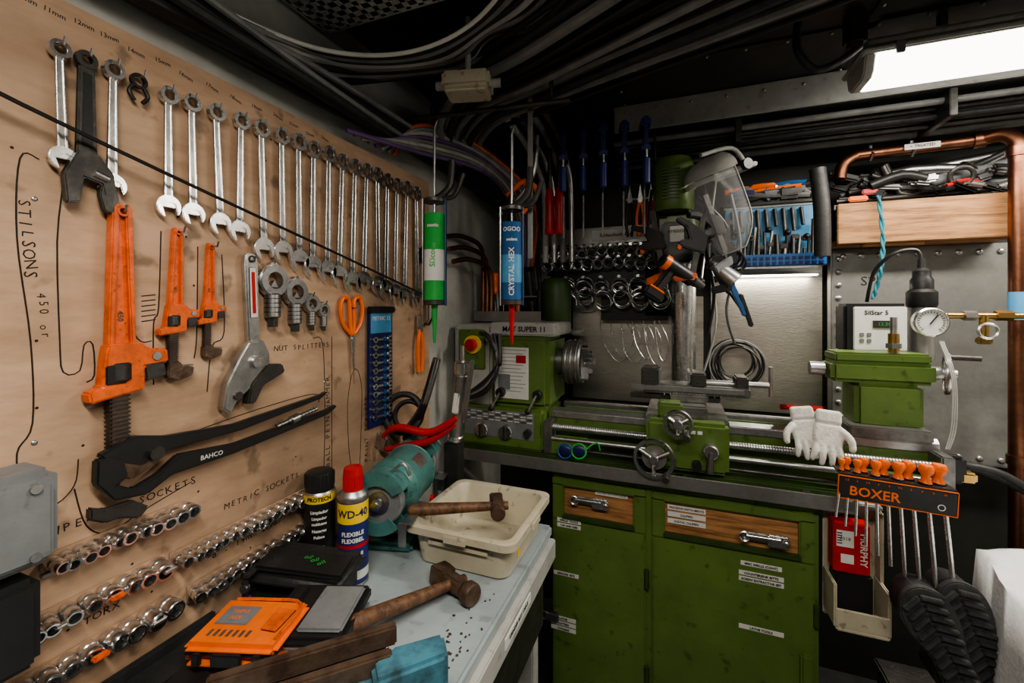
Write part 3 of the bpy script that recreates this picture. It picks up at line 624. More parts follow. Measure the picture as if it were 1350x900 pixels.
b.cyl((-.47,1.55,1.015),(.68,1.55,1.015),.009,STL); b.cyl((-.47,1.55,.98),(.68,1.55,.98),.007,DST)
b.box((-.455,1.57,1.02),(.03,.08,.12),CAST,.004); b.box((.685,1.57,1.03),(.03,.08,.12),CAST,.004)
b.box((.02,1.70,1.118),(.26,.30,.028),CAST,.005)
b.box((.02,1.535,1.05),(.25,.07,.16),GRN,.012)
b.box((.02,1.68,1.15),(.13,.26,.045),CAST,.006); b.box((-.03,1.57,1.155),(.08,.08,.05),GRN,.008)
b.box((.03,1.68,1.185),(.12,.15,.03),CAST,.006)
b.box((.05,1.67,1.212),(.34,.10,.032),CAST,.004); b.box((-.10,1.67,1.25),(.06,.11,.065),DST,.006); b.box((.06,1.67,1.248),(.05,.11,.05),DST,.006); b.box((-.066,1.67,1.26),(.008,.10,.04),STL,.002); b.box((.030,1.67,1.258),(.008,.10,.035),STL,.002)
b.cyl((.08,1.67,1.235),(.28,1.67,1.235),.011,STL); b.box((.195,1.67,1.24),(.04,.09,.05),DST,.005); b.box((.02,1.618,1.215),(.36,.010,.016),STL); b.cyl((.285,1.67,1.20),(.285,1.67,1.30),.006,STL); b.box((-.02,1.66,1.18),(.30,.04,.02),DST,.003)
for k in range(12): b.box((-.05+k*.02,1.614,1.198),(.004,.004,.012),CHR)
def handwheel(x,y,z,R,crank=True,solid=False):
    b.lathe([(R-.008,-.005),(R,-.005),(R+.003,0),(R,.006),(R-.008,.006),(R-.010,0),(R-.008,-.005)],(x,y,z),(0,-1,0),CHR,36)
    for k in range(3):
        a=k*2*pi/3+.5; b.cyl((x,y,z),(x+(R-.006)*math.cos(a),y,z+(R-.006)*math.sin(a)),.006,CHR,seg=8)
    b.cyl((x,y+.08,z),(x,y-.018,z),.014,STL,bev=.002); b.cyl((x,y+.02,z),(x,y+.012,z),R*.62,GAL)
    if crank: b.cyl((x+R*.6,y,z-R*.7),(x+R*.6,y-.055,z-R*.7),.008,DST,r2=.011,bev=.002)
handwheel(-.077,1.455,1.015,.062); handwheel(-.005,1.45,1.135,.042)
b.cyl((.09,1.50,1.052),(.09,1.46,1.052),.022,STL,bev=.003); b.cyl((.09,1.465,1.052),(.085,1.455,.99),.008,DST,r2=.012); b.cyl((.05,1.50,1.0),(.05,1.47,1.0),.014,BLK); 
for i in range(4): b.box((.0+i*.02,1.4985,1.10),(.014,.002,.01),LBL)
b.box((.58,1.69,1.125),(.20,.20,.035),CAST,.004)
b.box((.59,1.69,1.20),(.17,.13,.14),GRN,.014); b.box((.575,1.69,1.30),(.26,.125,.065),GRN,.012); b.box((.575,1.69,1.345),(.24,.11,.03),GRN,.006)
b.cyl((.44,1.69,1.30),(.40,1.69,1.30),.022,STL); b.cyl((.705,1.69,1.30),(.735,1.69,1.30),.02,STL)
b.lathe([(.052,-.006),(.062,-.006),(.064,0),(.062,.007),(.052,.007),(.05,0),(.052,-.006)],(.75,1.69,1.30),(1,-.35,0),CHR,32)
for k in range(3):
    a=k*2*pi/3; b.cyl((.75,1.69,1.30),(.75+.02*math.cos(a),1.69+.052*math.cos(a),1.30+.055*math.sin(a)),.006,CHR,seg=8)
b.cyl((.735,1.69,1.30),(.77,1.68,1.30),.014,STL); b.cyl((.755,1.69,1.35),(.82,1.67,1.35),.008,DST)
b.done()
def glove(x,y,z,rz,sc,mir=1):
    b=B('work_glove',T(x,y,z)@Matrix(((1,0,0,0),(0,0,-1,0),(0,1,0,0),(0,0,0,1)))@Matrix.Rotation(rz,4,'Z')@Matrix.Rotation(-.25,4,'X')@Matrix.Scale(sc,4))
    b.prism([(-.045,.0),(.045,0),(.05,-.06),(.045,-.09),(-.042,-.09),(-.05,-.05)],-.012,.012,LEA,.006)
    b.prism([(-.04,.05),(.04,.05),(.042,.0),(-.042,.0)],-.013,.013,LEA,.005)
    for i,(fx,l,dx) in enumerate(((-.034,.055,-.010),(-.012,.068,-.003),(.012,.064,.004),(.034,.05,.012))):
        b.tube([(fx,-.075,0),(fx+dx*.5,-.085-l*.4,.007),(fx+dx,-.085-l*.8,.004),(fx+dx,-.085-l,-.004)],[.0118,.0115,.011,.010,.008],LEA,10,sm=3)
    b.tube([(mir*.04,-.02,.004),(mir*.066,-.045,.012),(mir*.074,-.075,.014),(mir*.07,-.09,.012)],[.014,.0135,.012,.009],LEA,10,sm=3)
    return b.done(remesh=.0026)
glove(.345,1.525,1.165,.15,.75,-1); glove(.405,1.515,1.16,-.1,.78,1)
b=B('glove_cuffs'); b.box((.35,1.575,1.188),(.11,.08,.016),RED,.007,(-.2,0,.1)); b.box((.40,1.56,1.178),(.10,.05,.02),LEA,.008,(-.3,0,-.1)); b.done()
b=B('safety_glasses'); b.torus((-.33,1.50,.995),(0,-1,.4),.025,.003,GRL,20,6); b.torus((-.38,1.50,.99),(0,-1,.4),.025,.003,BLU,20,6); b.tube([(-.31,1.5,1.0),(-.27,1.51,1.03),(-.26,1.52,1.0)],.003,GRL,6,sm=4); b.sph((-.33,1.50,.995),(.024,.006,.02),NVY); b.sph((-.38,1.50,.99),(.024,.006,.02),NVY); b.done()
b=B('digital_readout',T(.60,1.80,1.43,.05)); b.box((0,0,0),(.175,.08,.165),BLK,.008); b.box((0.01,-.041,.0),(.145,.006,.145),LBL,.004); b.box((.02,-.045,.015),(.06,.003,.024),DST); b.text('12.34',(0,0,0),.016,GRL,M=FW(.02,.015,-.0468)); b.text('SilStar 5',(0,.052,0),.020,INK,M=FW(0,0,-.0445),bold=.0003)
for i in range(2):
    for j in range(2): b.box((-.04+i*.02,-.045,-.02-j*.02),(.012,.003,.012),GRY,.001)
b.box((0,.0,-.09),(.03,.03,.03),DST); b.done()
b=B('air_chuck'); b.cyl((.61,1.655,1.362),(.61,1.655,1.42),.014,BRS); b.cyl((.61,1.655,1.42),(.61,1.655,1.47),.009,STL); b.cyl((.61,1.655,1.375),(.61,1.655,1.39),.020,STL,seg=6); b.done()
b=B('extraction_gland'); b.cyl((.745,1.82,1.33),(.745,1.82,1.52),.034,GAL); b.lathe([(.036,0),(.04,.01),(.04,.05),(.03,.06),(.03,.09),(.024,.10),(.024,.12),(.012,.13),(.01,.16),(0,.16)],(.745,1.82,1.50),(0,0,1),BLK,20)
b.tube([(.745,1.82,1.65),(.73,1.82,1.69),(.67,1.82,1.68),(.63,1.86,1.62),(.62,1.89,1.52)],.006,BLK,8,sm=6)
b.box((.745,1.90,1.40),(.02,.13,.02),STL); b.done()
b=B('pressure_gauge'); G=(.715,1.70,1.455)
b.lathe([(0,-.015),(.040,-.015),(.044,-.008),(.044,.010),(.040,.014),(.038,.010)],G,(0,-1,0),CHR,32); b.lathe([(0,.009),(.039,.009)],G,(0,-1,0),LBL,32); b.box((G[0]+.006,G[1]-.011,G[2]+.008),(.003,.002,.035),INK,0,(0,.6,0))
for k in range(21):
    a=-.8+k*(pi+1.6)/20; b.box((G[0]+.031*math.cos(a),G[1]-.0095,G[2]+.031*math.sin(a)),(.008 if k%5==0 else .005,.001,.0015),INK,0,(0,-a,0))
b.cyl((.76,1.71,1.475),(.96,1.74,1.475),.009,BRS); b.cyl((.80,1.715,1.475),(.83,1.72,1.475),.015,STL,seg=6); b.cyl((.88,1.73,1.475),(.92,1.735,1.475),.015,BRS,seg=6); b.cyl((.85,1.72,1.475),(.85,1.72,1.40),.011,BRS); b.box((.85,1.72,1.40),(.03,.03,.02),BRS,.004); b.torus((.85,1.70,1.43),(0,1,0),.022,.004,CHR,18,6)
b.cyl((.715,1.71,1.455),(.76,1.71,1.475),.01,BRS); b.done()
b=B('wire_lanyard')
for k in range(3): b.tube([(.715+.004*k,1.645,1.40),(.722+.004*k,1.60,1.30),(.715+.005*k,1.585,1.17),(.70+.004*k,1.58,1.10)],.0018,LGR,6,sm=5)
b.done()
# ------------------------------------------------------------------ drill press
b=B('drill_press'); b.cyl((.015,1.96,1.0),(.015,1.96,1.95),.048,CHR,seg=28); b.box((.015,1.97,1.08),(.2,.2,.16),CAST,.01); b.cyl((.015,1.96,1.16),(.015,1.96,1.19),.07,CAST)
b.box((.0,1.90,1.78),(.15,.24,.2),GRN,.03); b.lathe([(0,0),(.074,0),(.078,.01),(.078,.17),(.07,.20),(.05,.21),(0,.215)],(-.025,1.80,1.87),(0,0,1),GRN,28)
for k in range(10): b.box((-.03,1.722,1.91+k*.012),(.06,.006,.004),GRD)
b.box((.08,1.86,1.92),(.09,.14,.14),BLK,.012); b.cyl((.0,1.85,1.68),(.0,1.85,1.59),.025,STL,r2=.018); b.cyl((.0,1.85,1.59),(.0,1.85,1.56),.012,STL)
b.box((-.01,1.775,1.75),(.11,.02,.16),BLK,.008); b.box((-.01,1.763,1.78),(.05,.006,.06),LBL,.002); b.text('OMEROD',(0,0,0),.016,INK,M=FW(-.01,1.79,1.758))
for sx in (-.5,.0,.5): b.cyl((.09,1.86,1.70),(.09+.10*math.cos(sx-1.2),1.82,1.70+.10*math.sin(sx-1.2)),.005,STL); b.sph((.09+.10*math.cos(sx-1.2),1.82,1.70+.10*math.sin(sx-1.2)),.013,BLK)
b.done()
b=B('cordless_drill',T(.0,1.62,1.625,.5,0,.55)); b.cyl((-.08,0,0),(.06,0,0),.026,BLK,bev=.006); b.cyl((.06,0,0),(.10,0,0),.02,DST,r2=.013); b.cyl((-.07,0,0),(-.05,0,0),.027,ORP); b.box((-.035,0,-.06),(.035,.03,.10),BLK,.010,(0,.15,0)); b.box((-.045,0,-.12),(.075,.05,.035),BLK,.008); b.box((-.045,0,-.10),(.06,.04,.008),ORP,.003); b.done()
def quick_clamp(x,y,z,rz,ry,L,m):
    b=B('quick_grip_clamp',T(x,y,z,rz,0,ry)); b.box((0,0,0),(L,.008,.02),DST,.001)
    MM=Matrix(((1,0,0,0),(0,0,1,0),(0,1,0,0),(0,0,0,1)))
    b.prism([(L*.5-.01,.015),(L*.5+.02,.01),(L*.5+.03,-.06),(L*.5+.005,-.065),(L*.5-.005,-.02)],-.012,.012,m,.004,MM)
    b.prism([(-.03,.025),(.03,.025),(.025,-.02),(.015,-.065),(-.005,-.06),(-.01,-.03),(-.05,-.05),(-.07,-.09),(-.085,-.08),(-.06,-.02)],-.014,.014,BLK,.004,MM)
    b.box((.02,-.0,-.06),(.02,.02,.014),m,.003); b.done()
quick_clamp(-.075,1.68,1.74,-.2,1.4,.24,ORG); quick_clamp(.06,1.63,1.72,.2,1.75,.22,ORG); quick_clamp(.12,1.67,1.78,.5,1.2,.24,GRY); quick_clamp(.16,1.70,1.68,.2,1.5,.20,BLK)
b=B('work_lamp_cables')
for p in [[(.09,1.76,1.93),(.13,1.72,1.8),(.11,1.70,1.65),(.16,1.70,1.55)],[(.06,1.70,1.9),(.16,1.72,1.78),(.14,1.72,1.62),(.20,1.72,1.50)],[(-.10,1.74,1.95),(-.11,1.72,1.75),(-.06,1.72,1.62)],[(.08,1.70,1.96),(.09,1.70,1.82),(.09,1.72,1.7),(.12,1.78,1.55),(.10,1.8,1.4)]]: b.tube(p,.006,BLK,8,sm=6)
b.cyl((.11,1.70,1.66),(.18,1.69,1.59),.020,STL,r2=.033); b.cyl((.10,1.70,1.67),(.115,1.70,1.655),.024,DST); b.box((.19,1.70,1.53),(.02,.02,.13),BLU,.004,(0,-.4,0)); b.box((.215,1.70,1.49),(.015,.02,.12),BLK,.004,(0,-.3,0)); b.tube([(.12,1.70,1.95),(.10,1.74,1.7),(.13,1.82,1.45),(.09,1.86,1.25)],.004,LGR,8,sm=6)
for k in range(5): b.torus((.15+.01*k,1.71,1.70-.01*k),(.3*k-.5,1,.2),.03,.004,BLK,20,6)
b.tube([(.17,1.71,1.9),(.20,1.72,1.7),(.16,1.76,1.5),(.20,1.9,1.36)],.005,GCB,8,sm=6)
b.done()
# face shield
b=B('face_shield'); Mf=T(.15,1.74,1.93,-1.0)@Matrix.Rotation(.35,4,'X'); b.M=Mf
bm=bmesh.new(); rows=[]
for i in range(11):
    t=i/10; z=.06-.26*t; R=.115-.01*t+ .02*math.sin(t*2.4); row=[]
    ext=1.35-.35*max(0,(t-.6)/.4)**2
    for k in range(21):
        a=-pi/2-ext+2*ext*k/20; row.append(bm.verts.new((R*math.cos(a),R*math.sin(a)*1.1,z-.02*math.cos(a+pi/2)*t)))
    rows.append(row)
for a,c in zip(rows,rows[1:]):
    for k in range(20): bm.faces.new((a[k],a[k+1],c[k+1],c[k]))
edge=[[v.co.copy() for v in r] for r in (rows[0],rows[-1])]+[[r[0].co.copy() for r in rows],[r[-1].co.copy() for r in rows]]
b.put(bm,VIS)
for e in edge: b.tube(e,.0025,LGR,6)
bm=bmesh.new(); rr=[]
for i in range(6):
    ph=i/5*1.1; row=[]
    for k in range(21):
        a=-pi/2-1.45+2.9*k/20; row.append(bm.verts.new((.116*math.cos(ph)*math.cos(a),.128*math.cos(ph)*math.sin(a),.06+.07*math.sin(ph))))
    rr.append(row)
for a,c in zip(rr,rr[1:]):
    for k in range(20): bm.faces.new((a[k],a[k+1],c[k+1],c[k]))
b.put(bm,LGR)
b.tube([(.105*math.cos(a),.12*math.sin(a),.045) for a in [2*pi*k/24 for k in range(24)]],.009,LGR,8,True)
for s_ in (-1,1): b.cyl((s_*.11,.01,.05),(s_*.13,.01,.05),.018,BLK)
b.tube([(0,.12,.05),(0,.08,.13),(0,-.05,.14)],.008,LGR,8,sm=5)
b.done(60)
# ------------------------------------------------------------------ back wall
b=B('wall_sheet_metal'); b.box((-.20,2.14,1.30),(.60,.01,.50),STN,.001); b.box((.34,2.137,1.36),(.42,.01,.62),STN,.001); b.done()
b=B('riveted_access_panel'); b.box((.86,2.085,1.33),(.60,.05,.80),GAL,.006)
for k in range(15):
    z=.97+k*.0515
    for x in (.585,1.135): b.sph((x,2.058,z),(.011,.006,.011),STL,10)
for k in range(10):
    for z in (.955,1.70): b.sph((.60+k*.058,2.058,z),(.011,.006,.011),STL,10)
b.text('SP',(.68,1.60,0),.05,MRK,M=FW(0,0,2.0595)); b.done()
b=B('hose_clip_board'); b.box((-.37,2.085,1.73),(.56,.02,.30),BLK,.003); b.box((-.37,2.07,1.835),(.54,.012,.09),GAL,.003); b.box((-.28,2.062,1.84),(.22,.003,.05),LBL); b.text('Schlauchschellen',(-.28,1.84,0),.022,INK,M=FW(0,0,2.0595),bold=.0004); b.box((-.05,2.085,1.60),(.20,.02,.28),BLK,.003); b.text('ZEBRA',(-.10,1.845,0),.03,RED,M=FW(0,0,2.062),bold=.0005); b.box((-.20,2.085,1.52),(.30,.02,.16),BLK,.003)
for k in range(14): b.box((-.63+k*.04,2.063,1.80),(.02,.002,.006),INK)
for j,(z,n,R) in enumerate(((1.765,13,.022),(1.71,12,.024),(1.60,7,.042),(1.545,7,.045))):
    for i in range(n):
        x=-.61+i*(.58/n)+.01*j
        for q in range(4): b.torus((x,2.055-.012*q,z-.004*q+random.uniform(-.008,.008)),(random.uniform(-.35,.35),1,.3),R*random.uniform(.8,1.05),.003,CHR if q%2 else STL,18,5)
        b.box((x,2.03,z+R),(.018,.034,.012),CHR,.003,(0,random.uniform(-.3,.3),0)); b.cyl((x-.014,2.02,z+R),(x+.014,2.02,z+R),.005,STL,seg=8)
b.done()
b=B('coiled_wire')
for k in range(12): b.torus((.22+random.uniform(-.012,.012),2.05-.005*k,1.27+random.uniform(-.014,.014)),(random.uniform(-.12,.12),1,random.uniform(-.12,.12)),.085+random.uniform(-.025,.02),.0032,[DST,GCB,BLK][k%3],40,6)
b.done()
b=B('wire_loops')
for k in range(6): b.tube([(-.36+.05*k,2.11,1.44),(-.34+.05*k,2.09,1.33-.02*(k%3)),(-.26+.04*k,2.09,1.24+.02*(k%2)),(-.20+.03*k,2.09,1.35),(-.24+.03*k,2.1,1.44)],.0013,CHR,5,sm=7)
b.done()
b=B('parts_rack'); b.box((.335,1.99,1.79),(.32,.012,.22),BLL,.003); b.box((.335,1.945,1.66),(.335,.10,.008),BLU,.002); b.box((.335,1.895,1.68),(.335,.008,.045),BLU,.003)
for x in(.17,.50): b.box((x,1.945,1.68),(.008,.10,.045),BLU,.002); 
b.box((.335,1.99,1.905),(.33,.02,.012),LGR,.002)
for k in range(30): b.box((.185+(k%15)*.0215,1.89,1.669+.018*(k//15)),(.012,.004,.010),NVY)
for k in range(24):
    x=.185+k*.0128; h=random.uniform(.06,.18); r=random.uniform(.004,.009); yy=1.94+random.uniform(-.02,.03); b.cyl((x,yy,1.665),(x+random.uniform(-.015,.015),1.955,1.665+h),r,[DST,BLK,DST,STL][k%4]); 
    if k%3==0: b.box((x,1.955,1.665+h),(.03,.02,.022),DST,.004)
    if k%5==1: b.sph((x,1.95,1.67+h),.012,BLK,10)
for k in range(9): b.cyl((.20+k*.03,1.975,1.89),(.205+k*.03,1.965,1.78+.02*(k%3)),.007,[DST,DST,BLK][k%3])
for x in (.19,.48): b.box((x,2.07,1.80),(.02,.15,.02),DST)
b.done()
b=B('wooden_shelf'); b.box((.80,1.955,1.81),(.50,.025,.15),PLK,.003); b.box((.80,2.05,1.742),(.50,.18,.02),PLK,.002); b.box((.72,1.97,1.73),(.18,.03,.012),PLK,.002); b.box((.8,2.06,1.88),(.5,.15,.02),DST)
b.done()
b=B('pipe_offcuts')
for i in range(14): b.tube([(.56+i*.012,2.0+.02*(i%3),1.905+.010*i),(.8,2.02+.015*(i%4),1.91+.020*(i%6)),(1.10,2.03,1.92+.011*i)],.010+.004*(i%3),[DST,BLK,GRY,DST,RUB,STL][i%6],10,sm=4)
for k in range(44):
    M=T(.78+random.uniform(-.20,.28),2.0+random.uniform(-.02,.05),1.92+random.uniform(0,.085),random.uniform(-.6,.6),random.uniform(-.5,.5),random.uniform(-.5,.5)); b.M=M
    b.box((0,0,0),(random.uniform(.04,.11),.03,random.uniform(.012,.03)),[BLK,DST,RUB,GCB,STL][k%5],.007)
b.M=Matrix()
b.box((.62,1.975,1.905),(.06,.02,.02),ORP,.004); b.box((.66,1.985,1.93),(.05,.02,.02),RED,.004); b.tube([(.66,1.98,1.95),(.75,1.975,1.98),(.82,1.98,1.96)],.018,BLK,10,sm=4); b.torus((.92,1.98,1.96),(.2,1,.3),.03,.008,DST); b.tube([(.88,1.98,1.93),(.94,1.98,1.945),(.98,1.98,1.92)],.007,RED,8,sm=4); b.done()
b=B('tool_clutter')
for k in range(30): b.tube([(.17+random.uniform(0,.3),1.98,1.925+random.uniform(0,.05)),(.25+random.uniform(0,.2),1.97,1.94+random.uniform(0,.05)),(.3+random.uniform(0,.2),2.0,1.925+random.uniform(0,.07))],random.uniform(.005,.013),[BLK,STL,DST,ORP,BLU,GRY,DST,BLK][k%8],8,sm=3)
b.box((.33,2.03,1.915),(.34,.12,.01),BLK); b.box((.24,1.98,1.96),(.10,.05,.04),NVY,.012); b.box((.40,1.98,1.95),(.08,.05,.05),BLK,.012); b.done()
b=B('pipe_insulation'); b.tube([(.47,1.82,1.68),(.468,1.82,1.85),(.455,1.82,1.99)],.026,RUB,16,sm=4); b.done()
b=B('rope_lanyard'); 
PS=smooth([Vector((.665,1.92,1.90)),Vector((.67,1.90,1.74)),Vector((.655,1.88,1.62)),Vector((.63,1.87,1.53))],10)
for ph in (0,pi): b.tube([p+Vector((.004*math.cos(i*.9+ph),.004*math.sin(i*.9+ph),0)) for i,p in enumerate(PS)],.0042,ROP,7)
b.done()
b=B('copper_pipe'); b.tube(smooth([(.56,1.96,1.98),(.575,1.97,2.04),(.62,1.98,2.07)],5)+[Vector((.94,1.97,2.075)),Vector((.97,1.965,2.075))],.020,COP,18)
b.tube(smooth([(.96,1.965,2.075),(1.0,1.93,2.073),(1.022,1.905,2.04),(1.022,1.90,2.0)],5)+[Vector((1.022,1.90,.60))],.022,COP,20)
for p,q in (((.945,1.968,2.075),(.975,1.962,2.075)),((1.022,1.90,2.02),(1.022,1.90,1.99)),((1.022,1.90,1.02),(1.022,1.90,.99))): b.cyl(p,q,.027,COP)
b.cyl((1.022,1.90,1.46),(1.022,1.90,1.55),.0235,BLL); b.box((.80,1.951,2.072),(.10,.004,.02),LBL,0); b.text('< TREATED',(.80,2.072,0),.014,INK,M=FW(0,0,1.948))
for x in (.66,.78): b.tube([(x,1.975,2.10),(x,1.975,2.08),(x,1.95,2.06),(x,1.975,2.045)],.005,STL,6)
b.done()
b=B('copper_heating_pipes')
for i in range(3): b.tube([(-.87+.02*i,1.50,1.78-.05*i),(-.86+.02*i,1.62,1.80-.05*i),(-.84+.02*i,1.76,1.78-.05*i),(-.84+.02*i,1.80,1.70-.05*i),(-.84+.02*i,1.80,1.48)],.010,COP,10,sm=5)
b.done()
b=B('rubber_hoses')
for k in range(5): b.tube([(.76+.02*k,1.73,1.02),(.90+.02*k,1.72,1.0-.015*k),(1.0+.01*k,1.70,.88),(.96+.02*k,1.68,.6)],.013,RUB,10,sm=5)
b.box((.76,1.68,1.02),(.05,.05,.08),BLK,.01); b.box((.79,1.68,1.0),(.04,.04,.03),BRS,.006); b.done()
# ------------------------------------------------------------------ screwdriver rack
b=B('screwdriver_set')
b.M=FW(.52,1.015,1.40,-.05)
b.box((0,0,0),(.245,.058,.004),BLK,.002); b.box((0,.030,.0),(.248,.002,.006),ORP,.0005); b.box((0,-.030,.0),(.248,.002,.006),ORP,.0005)
for sx in(-1,1): b.box((sx*.1235,0,0),(.002,.06,.006),ORP,.0005)
b.text('BOXER',(-.045,-.007,.0025),.034,ORP,bold=.0005); b.ring((.092,-.012),.008,.006,.002,.003,LBL)
for i,t in enumerate(['1.5','2','2.5','3','4','4.5','5','6','8','10']): b.text(t,(-.105+i*.0225,.021,.0025),.007,ORP)
b.box((0,.034,-.03),(.245,.004,.06),BLK,.001)
xs=[-.113,-.096,-.078,-.059,-.038,-.015,.010,.036,.066,.098]
for i,x in enumerate(xs):
    r=.0074+.00095*i; h=.030+.0022*i; z=-.018-.016*(i%2)
    b.lathe([(0,.036),(r*.7,.036),(r*.9,.040),(r*.62,.040+h*.2),(r*.62,.040+h*.35),(r*1.0,.040+h*.55),(r*1.08,.040+h*.75),(r*.85,.040+h*.93),(0,.040+h)],(x,0,z),(0,1,0),ORP,18)
    b.lathe([(r*.95,0),(r*1.0,.003),(r*.6,.006)],(x,.036,z),(0,1,0),BLK,16)
    b.cyl((x,.036,-.012),(x+.005*(i-3),-.08-.020*i,.012),.0028+.00028*i,CHR,seg=10)
b.M=Matrix(); b.box((.43,1.44,.985),(.03,.07,.012),STL,.002)
b.done()
b=B('welding_rod_holder'); b.box((.46,1.53,.76),(.13,.012,.33),CRM,.004); b.box((.46,1.475,.62),(.12,.10,.012),CRM,.004); b.box((.40,1.48,.68),(.008,.10,.12),CRM,.003); b.box((.52,1.48,.68),(.008,.10,.12),CRM,.003); b.box((.523,1.51,.78),(.008,.05,.30),CRM,.003)
b.box((.46,1.43,.65),(.12,.006,.05),CRM,.002); b.box((.46,1.52,.935),(.14,.04,.014),LGR,.003); b.done()
b=B('boxed_supplies'); b.box((.445,1.485,.83),(.085,.05,.14),RED,.003); b.text('MURPHY',(0,0,.0),.023,LBL,-pi/2,M=FW(.472,.83,1.4595),bold=.0004); b.box((.43,1.4595,.855),(.04,.001,.045),LBL); b.text('7018',(0,0,0),.013,INK,M=FW(.43,.855,1.4588)); b.box((.435,1.4595,.80),(.03,.001,.025),LBL)
for i in range(5): b.box((.417,1.4592,.87-i*.007),(.012,.001,.003),INK)
b.box((.45,1.485,.695),(.09,.05,.13),BLK,.006); b.done()
b=B('storage_crate'); b.box((.63,1.45,.24),(.20,.20,.48),DST,.01); b.box((.63,1.347,.24),(.16,.01,.40),RUB,.004); b.box((.63,1.45,.475),(.21,.21,.02),DST,.005); b.done()
def boot(cx,cy,cz,tilt,rz,name='rubber_boot'):
    M=T(cx,cy,cz)@Matrix.Rotation(rz,4,'Z')@Matrix(((1,0,0,0),(0,0,-1,0),(0,1,0,0),(0,0,0,1)))@Matrix.Rotation(tilt,4,'Z')
    b=B(name,M)
    sole=[(-.03,-.15),(.025,-.155),(.042,-.12),(.036,-.05),(.04,.0),(.055,.07),(.048,.125),(.015,.155),(-.02,.15),(-.05,.11),(-.052,.06),(-.036,.0),(-.036,-.06),(-.045,-.12)]
    S=[(v.x,v.y) for v in smooth([(p[0],p[1],0) for p in sole],4,True)]
    b.prism(S,-.012,.008,TRD,.003)
    b.prism([(p[0]*.95,p[1]*.97) for p in S],-.07,-.01,RUB,.012)
    for k in range(12):
        y=-.130+k*.0235; w_=.036 if y<.02 else .046
        b.box((-w_*.45,y,.013),(w_*.95,.010,.014),TRD,.002,(0,0,.5)); b.box((w_*.45,y,.013),(w_*.95,.010,.014),TRD,.002,(0,0,-.5))
    b.tube([(0,-.09,-.03),(0,-.10,-.07),(0,-.10,-.12)],.045,RUB,16,sm=4)
    b.done()
boot(.595,1.34,.675,.42,.0); boot(.672,1.385,.68,.34,.1)
def cloth():
    b=B('cloth_covered_table'); bm=bmesh.new()
    C=[Vector((.56,.66,0)),Vector((.755,1.56,0)),Vector((1.50,1.50,0)),Vector((1.30,.56,0))]
    n=40; V=[]
    for i in range(n+1):
        r=[]
        for j in range(n+1):
            u=(i-3)/(n-6); v=(j-3)/(n-6); uc=min(max(u,0),1); vc=min(max(v,0),1)
            p=C[0].lerp(C[3],uc).lerp(C[1].lerp(C[2],uc),vc)
            ov=max(abs(u-uc),abs(v-vc))*(n-6)
            q=Vector((p.x*5,p.y*5,0))
            z=.845-.075*ov*1.5+ .03*noise.noise(q)+.018*abs(noise.noise(q*2.7))+.007*noise.noise(q*5)
            if ov>0: p=p+Vector(((u-uc)*.25,(v-vc)*.2,0))*(1+.5*math.sin((i+j)*1.3))
            r.append(bm.verts.new((p.x,p.y,z)))
        V.append(r)
    for i in range(n):
        for j in range(n): bm.faces.new((V[i][j],V[i+1][j],V[i+1][j+1],V[i][j+1]))
    bmesh.ops.recalc_face_normals(bm,faces=bm.faces); b.put(bm,CLO)
    for x,y in ((.66,.76),(.84,1.42),(1.38,1.38),(1.22,.66)): b.box((x,y,.40),(.05,.05,.80),DST,.004)
    b.box((1.02,1.05,.78),(.56,.66,.03),DST,.003,(0,0,-.2)); b.done(80)
cloth()
# ------------------------------------------------------------------ ceiling cables (one mass)
b=B('cable_bundle')
for i in range(12):
    b.tube([(-.87+.014*(i%5),-.3,2.03+.018*(i%5)),(-.865+.014*(i%5),.35,2.02+.02*(i//3)),(-.86+.016*(i%5),.8,2.02+.018*(i%4)),(-.86+.014*(i%4),1.3,2.04+.015*(i%4)),(-.84+.02*(i%3),1.8,2.0+.02*(i%4)),(-.80+.01*i,2.08,1.9),(-.80+.01*i,2.1,1.5)],.008+.003*(i%3),[BLK,RUB,BLK,GCB,RUB,BLK,PUR,RUB,BLK,GCB,BLK,RUB][i],8,sm=6)
for i in range(16):
    y=1.04+.022*i; z=2.262-.012*(i%4)
    b.tube([(.62+.05*i,y-.55,z),(.1+.03*i,y-.22,z-.01),(-.35,y+.0,z-.03-.012*(i%4)),(-.66,y+.12,2.19-.012*(i%4)),(-.80,y+.30,2.12-.02*(i%3)),(-.82+.008*i,1.95,2.05),(-.80+.01*i,2.06,1.9),(-.78+.012*i,2.08,1.55)],.008+.0035*(i%3),[BLK,RUB,GCB,BLK,GCB,RUB,BLK,GCB,DST,BLK,GCB,RUB,BLK,GCB,GCB,BLK][i],9,sm=7)
for i in range(12):
    m=[WHT,BLK,GCB,BLK,RUB,LGR,BLK,GCB,BLK,LGR,GCB,BLK][i]
    b.tube([(-.87,.20+.04*i,2.05),(-.84,.5+.03*i,2.07),(-.80,.78+.025*i,2.11+.006*i),(-.66+.01*i,.93+.018*i,2.15+.005*i),(-.48,.96+.012*i,2.20+.004*i),(-.30,.86+.02*i,2.25),(-.1+.02*i,.62,2.27)],.0055+.003*(i%3),m,8,sm=8)
for i in range(8):
    b.tube([(-.86,.95+.03*i,1.99),(-.80,1.22,2.01+.013*i),(-.74,1.5,2.04+.013*i),(-.72+.015*i,1.72,2.02),(-.72+.015*i,1.90,1.9),(-.74+.01*i,2.0,1.7)],.007,[PUR,GCB,LGR,GCB,PUR,LGR,GCB,ORG][i],8,sm=6)
b.done()
b=B('cable_tray'); 
x0,x1,y0,y1,z=-.88,-.36,.68,.90,2.235
for k in range(8): b.box(((x0+x1)/2,y0+k*.0314,z),(x1-x0,.014,.002),LGR)
for k in range(15): b.box((x0+k*(x1-x0)/14,(y0+y1)/2,z),(.014,y1-y0,.002),LGR)
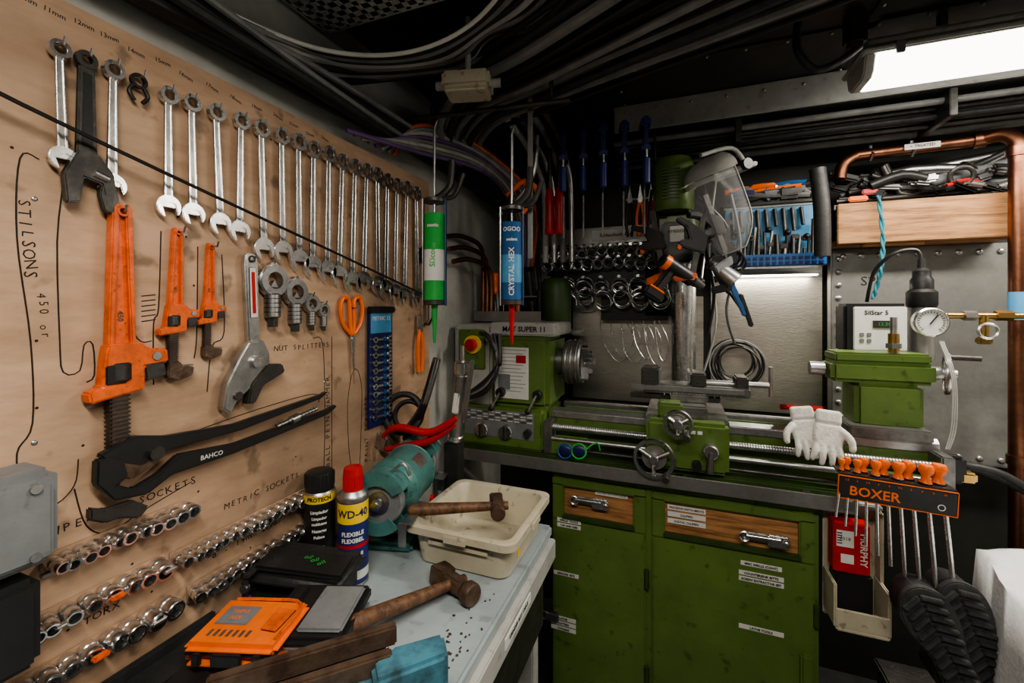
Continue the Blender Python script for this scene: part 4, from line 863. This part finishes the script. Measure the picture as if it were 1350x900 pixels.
for y in (y0-.006,y1+.006): b.box(((x0+x1)/2,y,z+.014),(x1-x0,.002,.03),LGR)
for x in (-.8,-.5): b.cyl((x,.79,z),(x,.79,2.3),.004,STL)
b.done()
b=B('junction_box',T(-.545,1.07,2.115,.25)); b.box((0,0,0),(.13,.09,.045),CRM,.008); b.box((0,0,-.026),(.12,.08,.012),CRM,.005)
for s in(-1,1): b.cyl((s*.065,0,0),(s*.09,0,0),.012,LGR); b.cyl((s*.045,s*.025,-.032),(s*.045,s*.025,-.035),.004,STL)
b.cyl((0,0,.02),(0,0,.185),.008,LGR); b.done()
b=B('steel_conduits')
for i in range(4):
    b.tube([(-.60+.05*i,1.45,2.20),(-.60+.05*i,1.65,2.19),(-.58+.045*i,1.78,2.12),(-.56+.04*i,1.84,2.0),(-.56+.04*i,1.86,1.70)],.013,[LGR,STL,GCB,STL][i],12,sm=6)
b.done()
b=B('orange_spring_clamp'); b.tube([(-.62,1.55,1.93),(-.55,1.55,1.98),(-.50,1.55,1.93),(-.56,1.55,1.86)],.010,ORP,10,sm=5); b.box((-.62,1.55,1.88),(.02,.02,.12),BLK,.004,(0,.3,0)); b.tube([(-.66,1.56,1.86),(-.6,1.56,1.9),(-.52,1.56,2.0),(-.5,1.56,2.15)],.008,STL,8,sm=5); b.done()
b=B('conduit_elbow'); b.tube([(.30,1.38,2.28),(.30,1.38,2.2),(.34,1.38,2.14),(.40,1.40,2.16),(.45,1.42,2.2)],.010,RUB,10,sm=6); b.box((.44,1.42,2.25),(.05,.04,.10),DST,.01); b.done()
b=B('machine_cables')
for i in range(5): b.tube([(-.72+.02*i,1.515,1.40),(-.67+.01*i,1.50,1.38-.02*i),(-.64,1.50,1.28),(-.69,1.50,1.18+.01*i),(-.80,1.515,1.14)],.009,[RUB,BLK,GCB,RUB,BLK][i],8,sm=6)
b.done()
# ------------------------------------------------------------------ camera
c=bpy.data.cameras.new('cam'); c.sensor_width=36; c.lens=15.2; c.shift_y=-.0333; c.clip_start=.02
o=bpy.data.objects.new('cam',c); o.location=(0,0,1.5); o.rotation_euler=(pi/2,0,math.radians(21.2)); bpy.context.collection.objects.link(o)
bpy.context.scene.camera=o
try: bpy.context.scene.view_settings.look='AgX - Medium High Contrast'
except Exception: pass
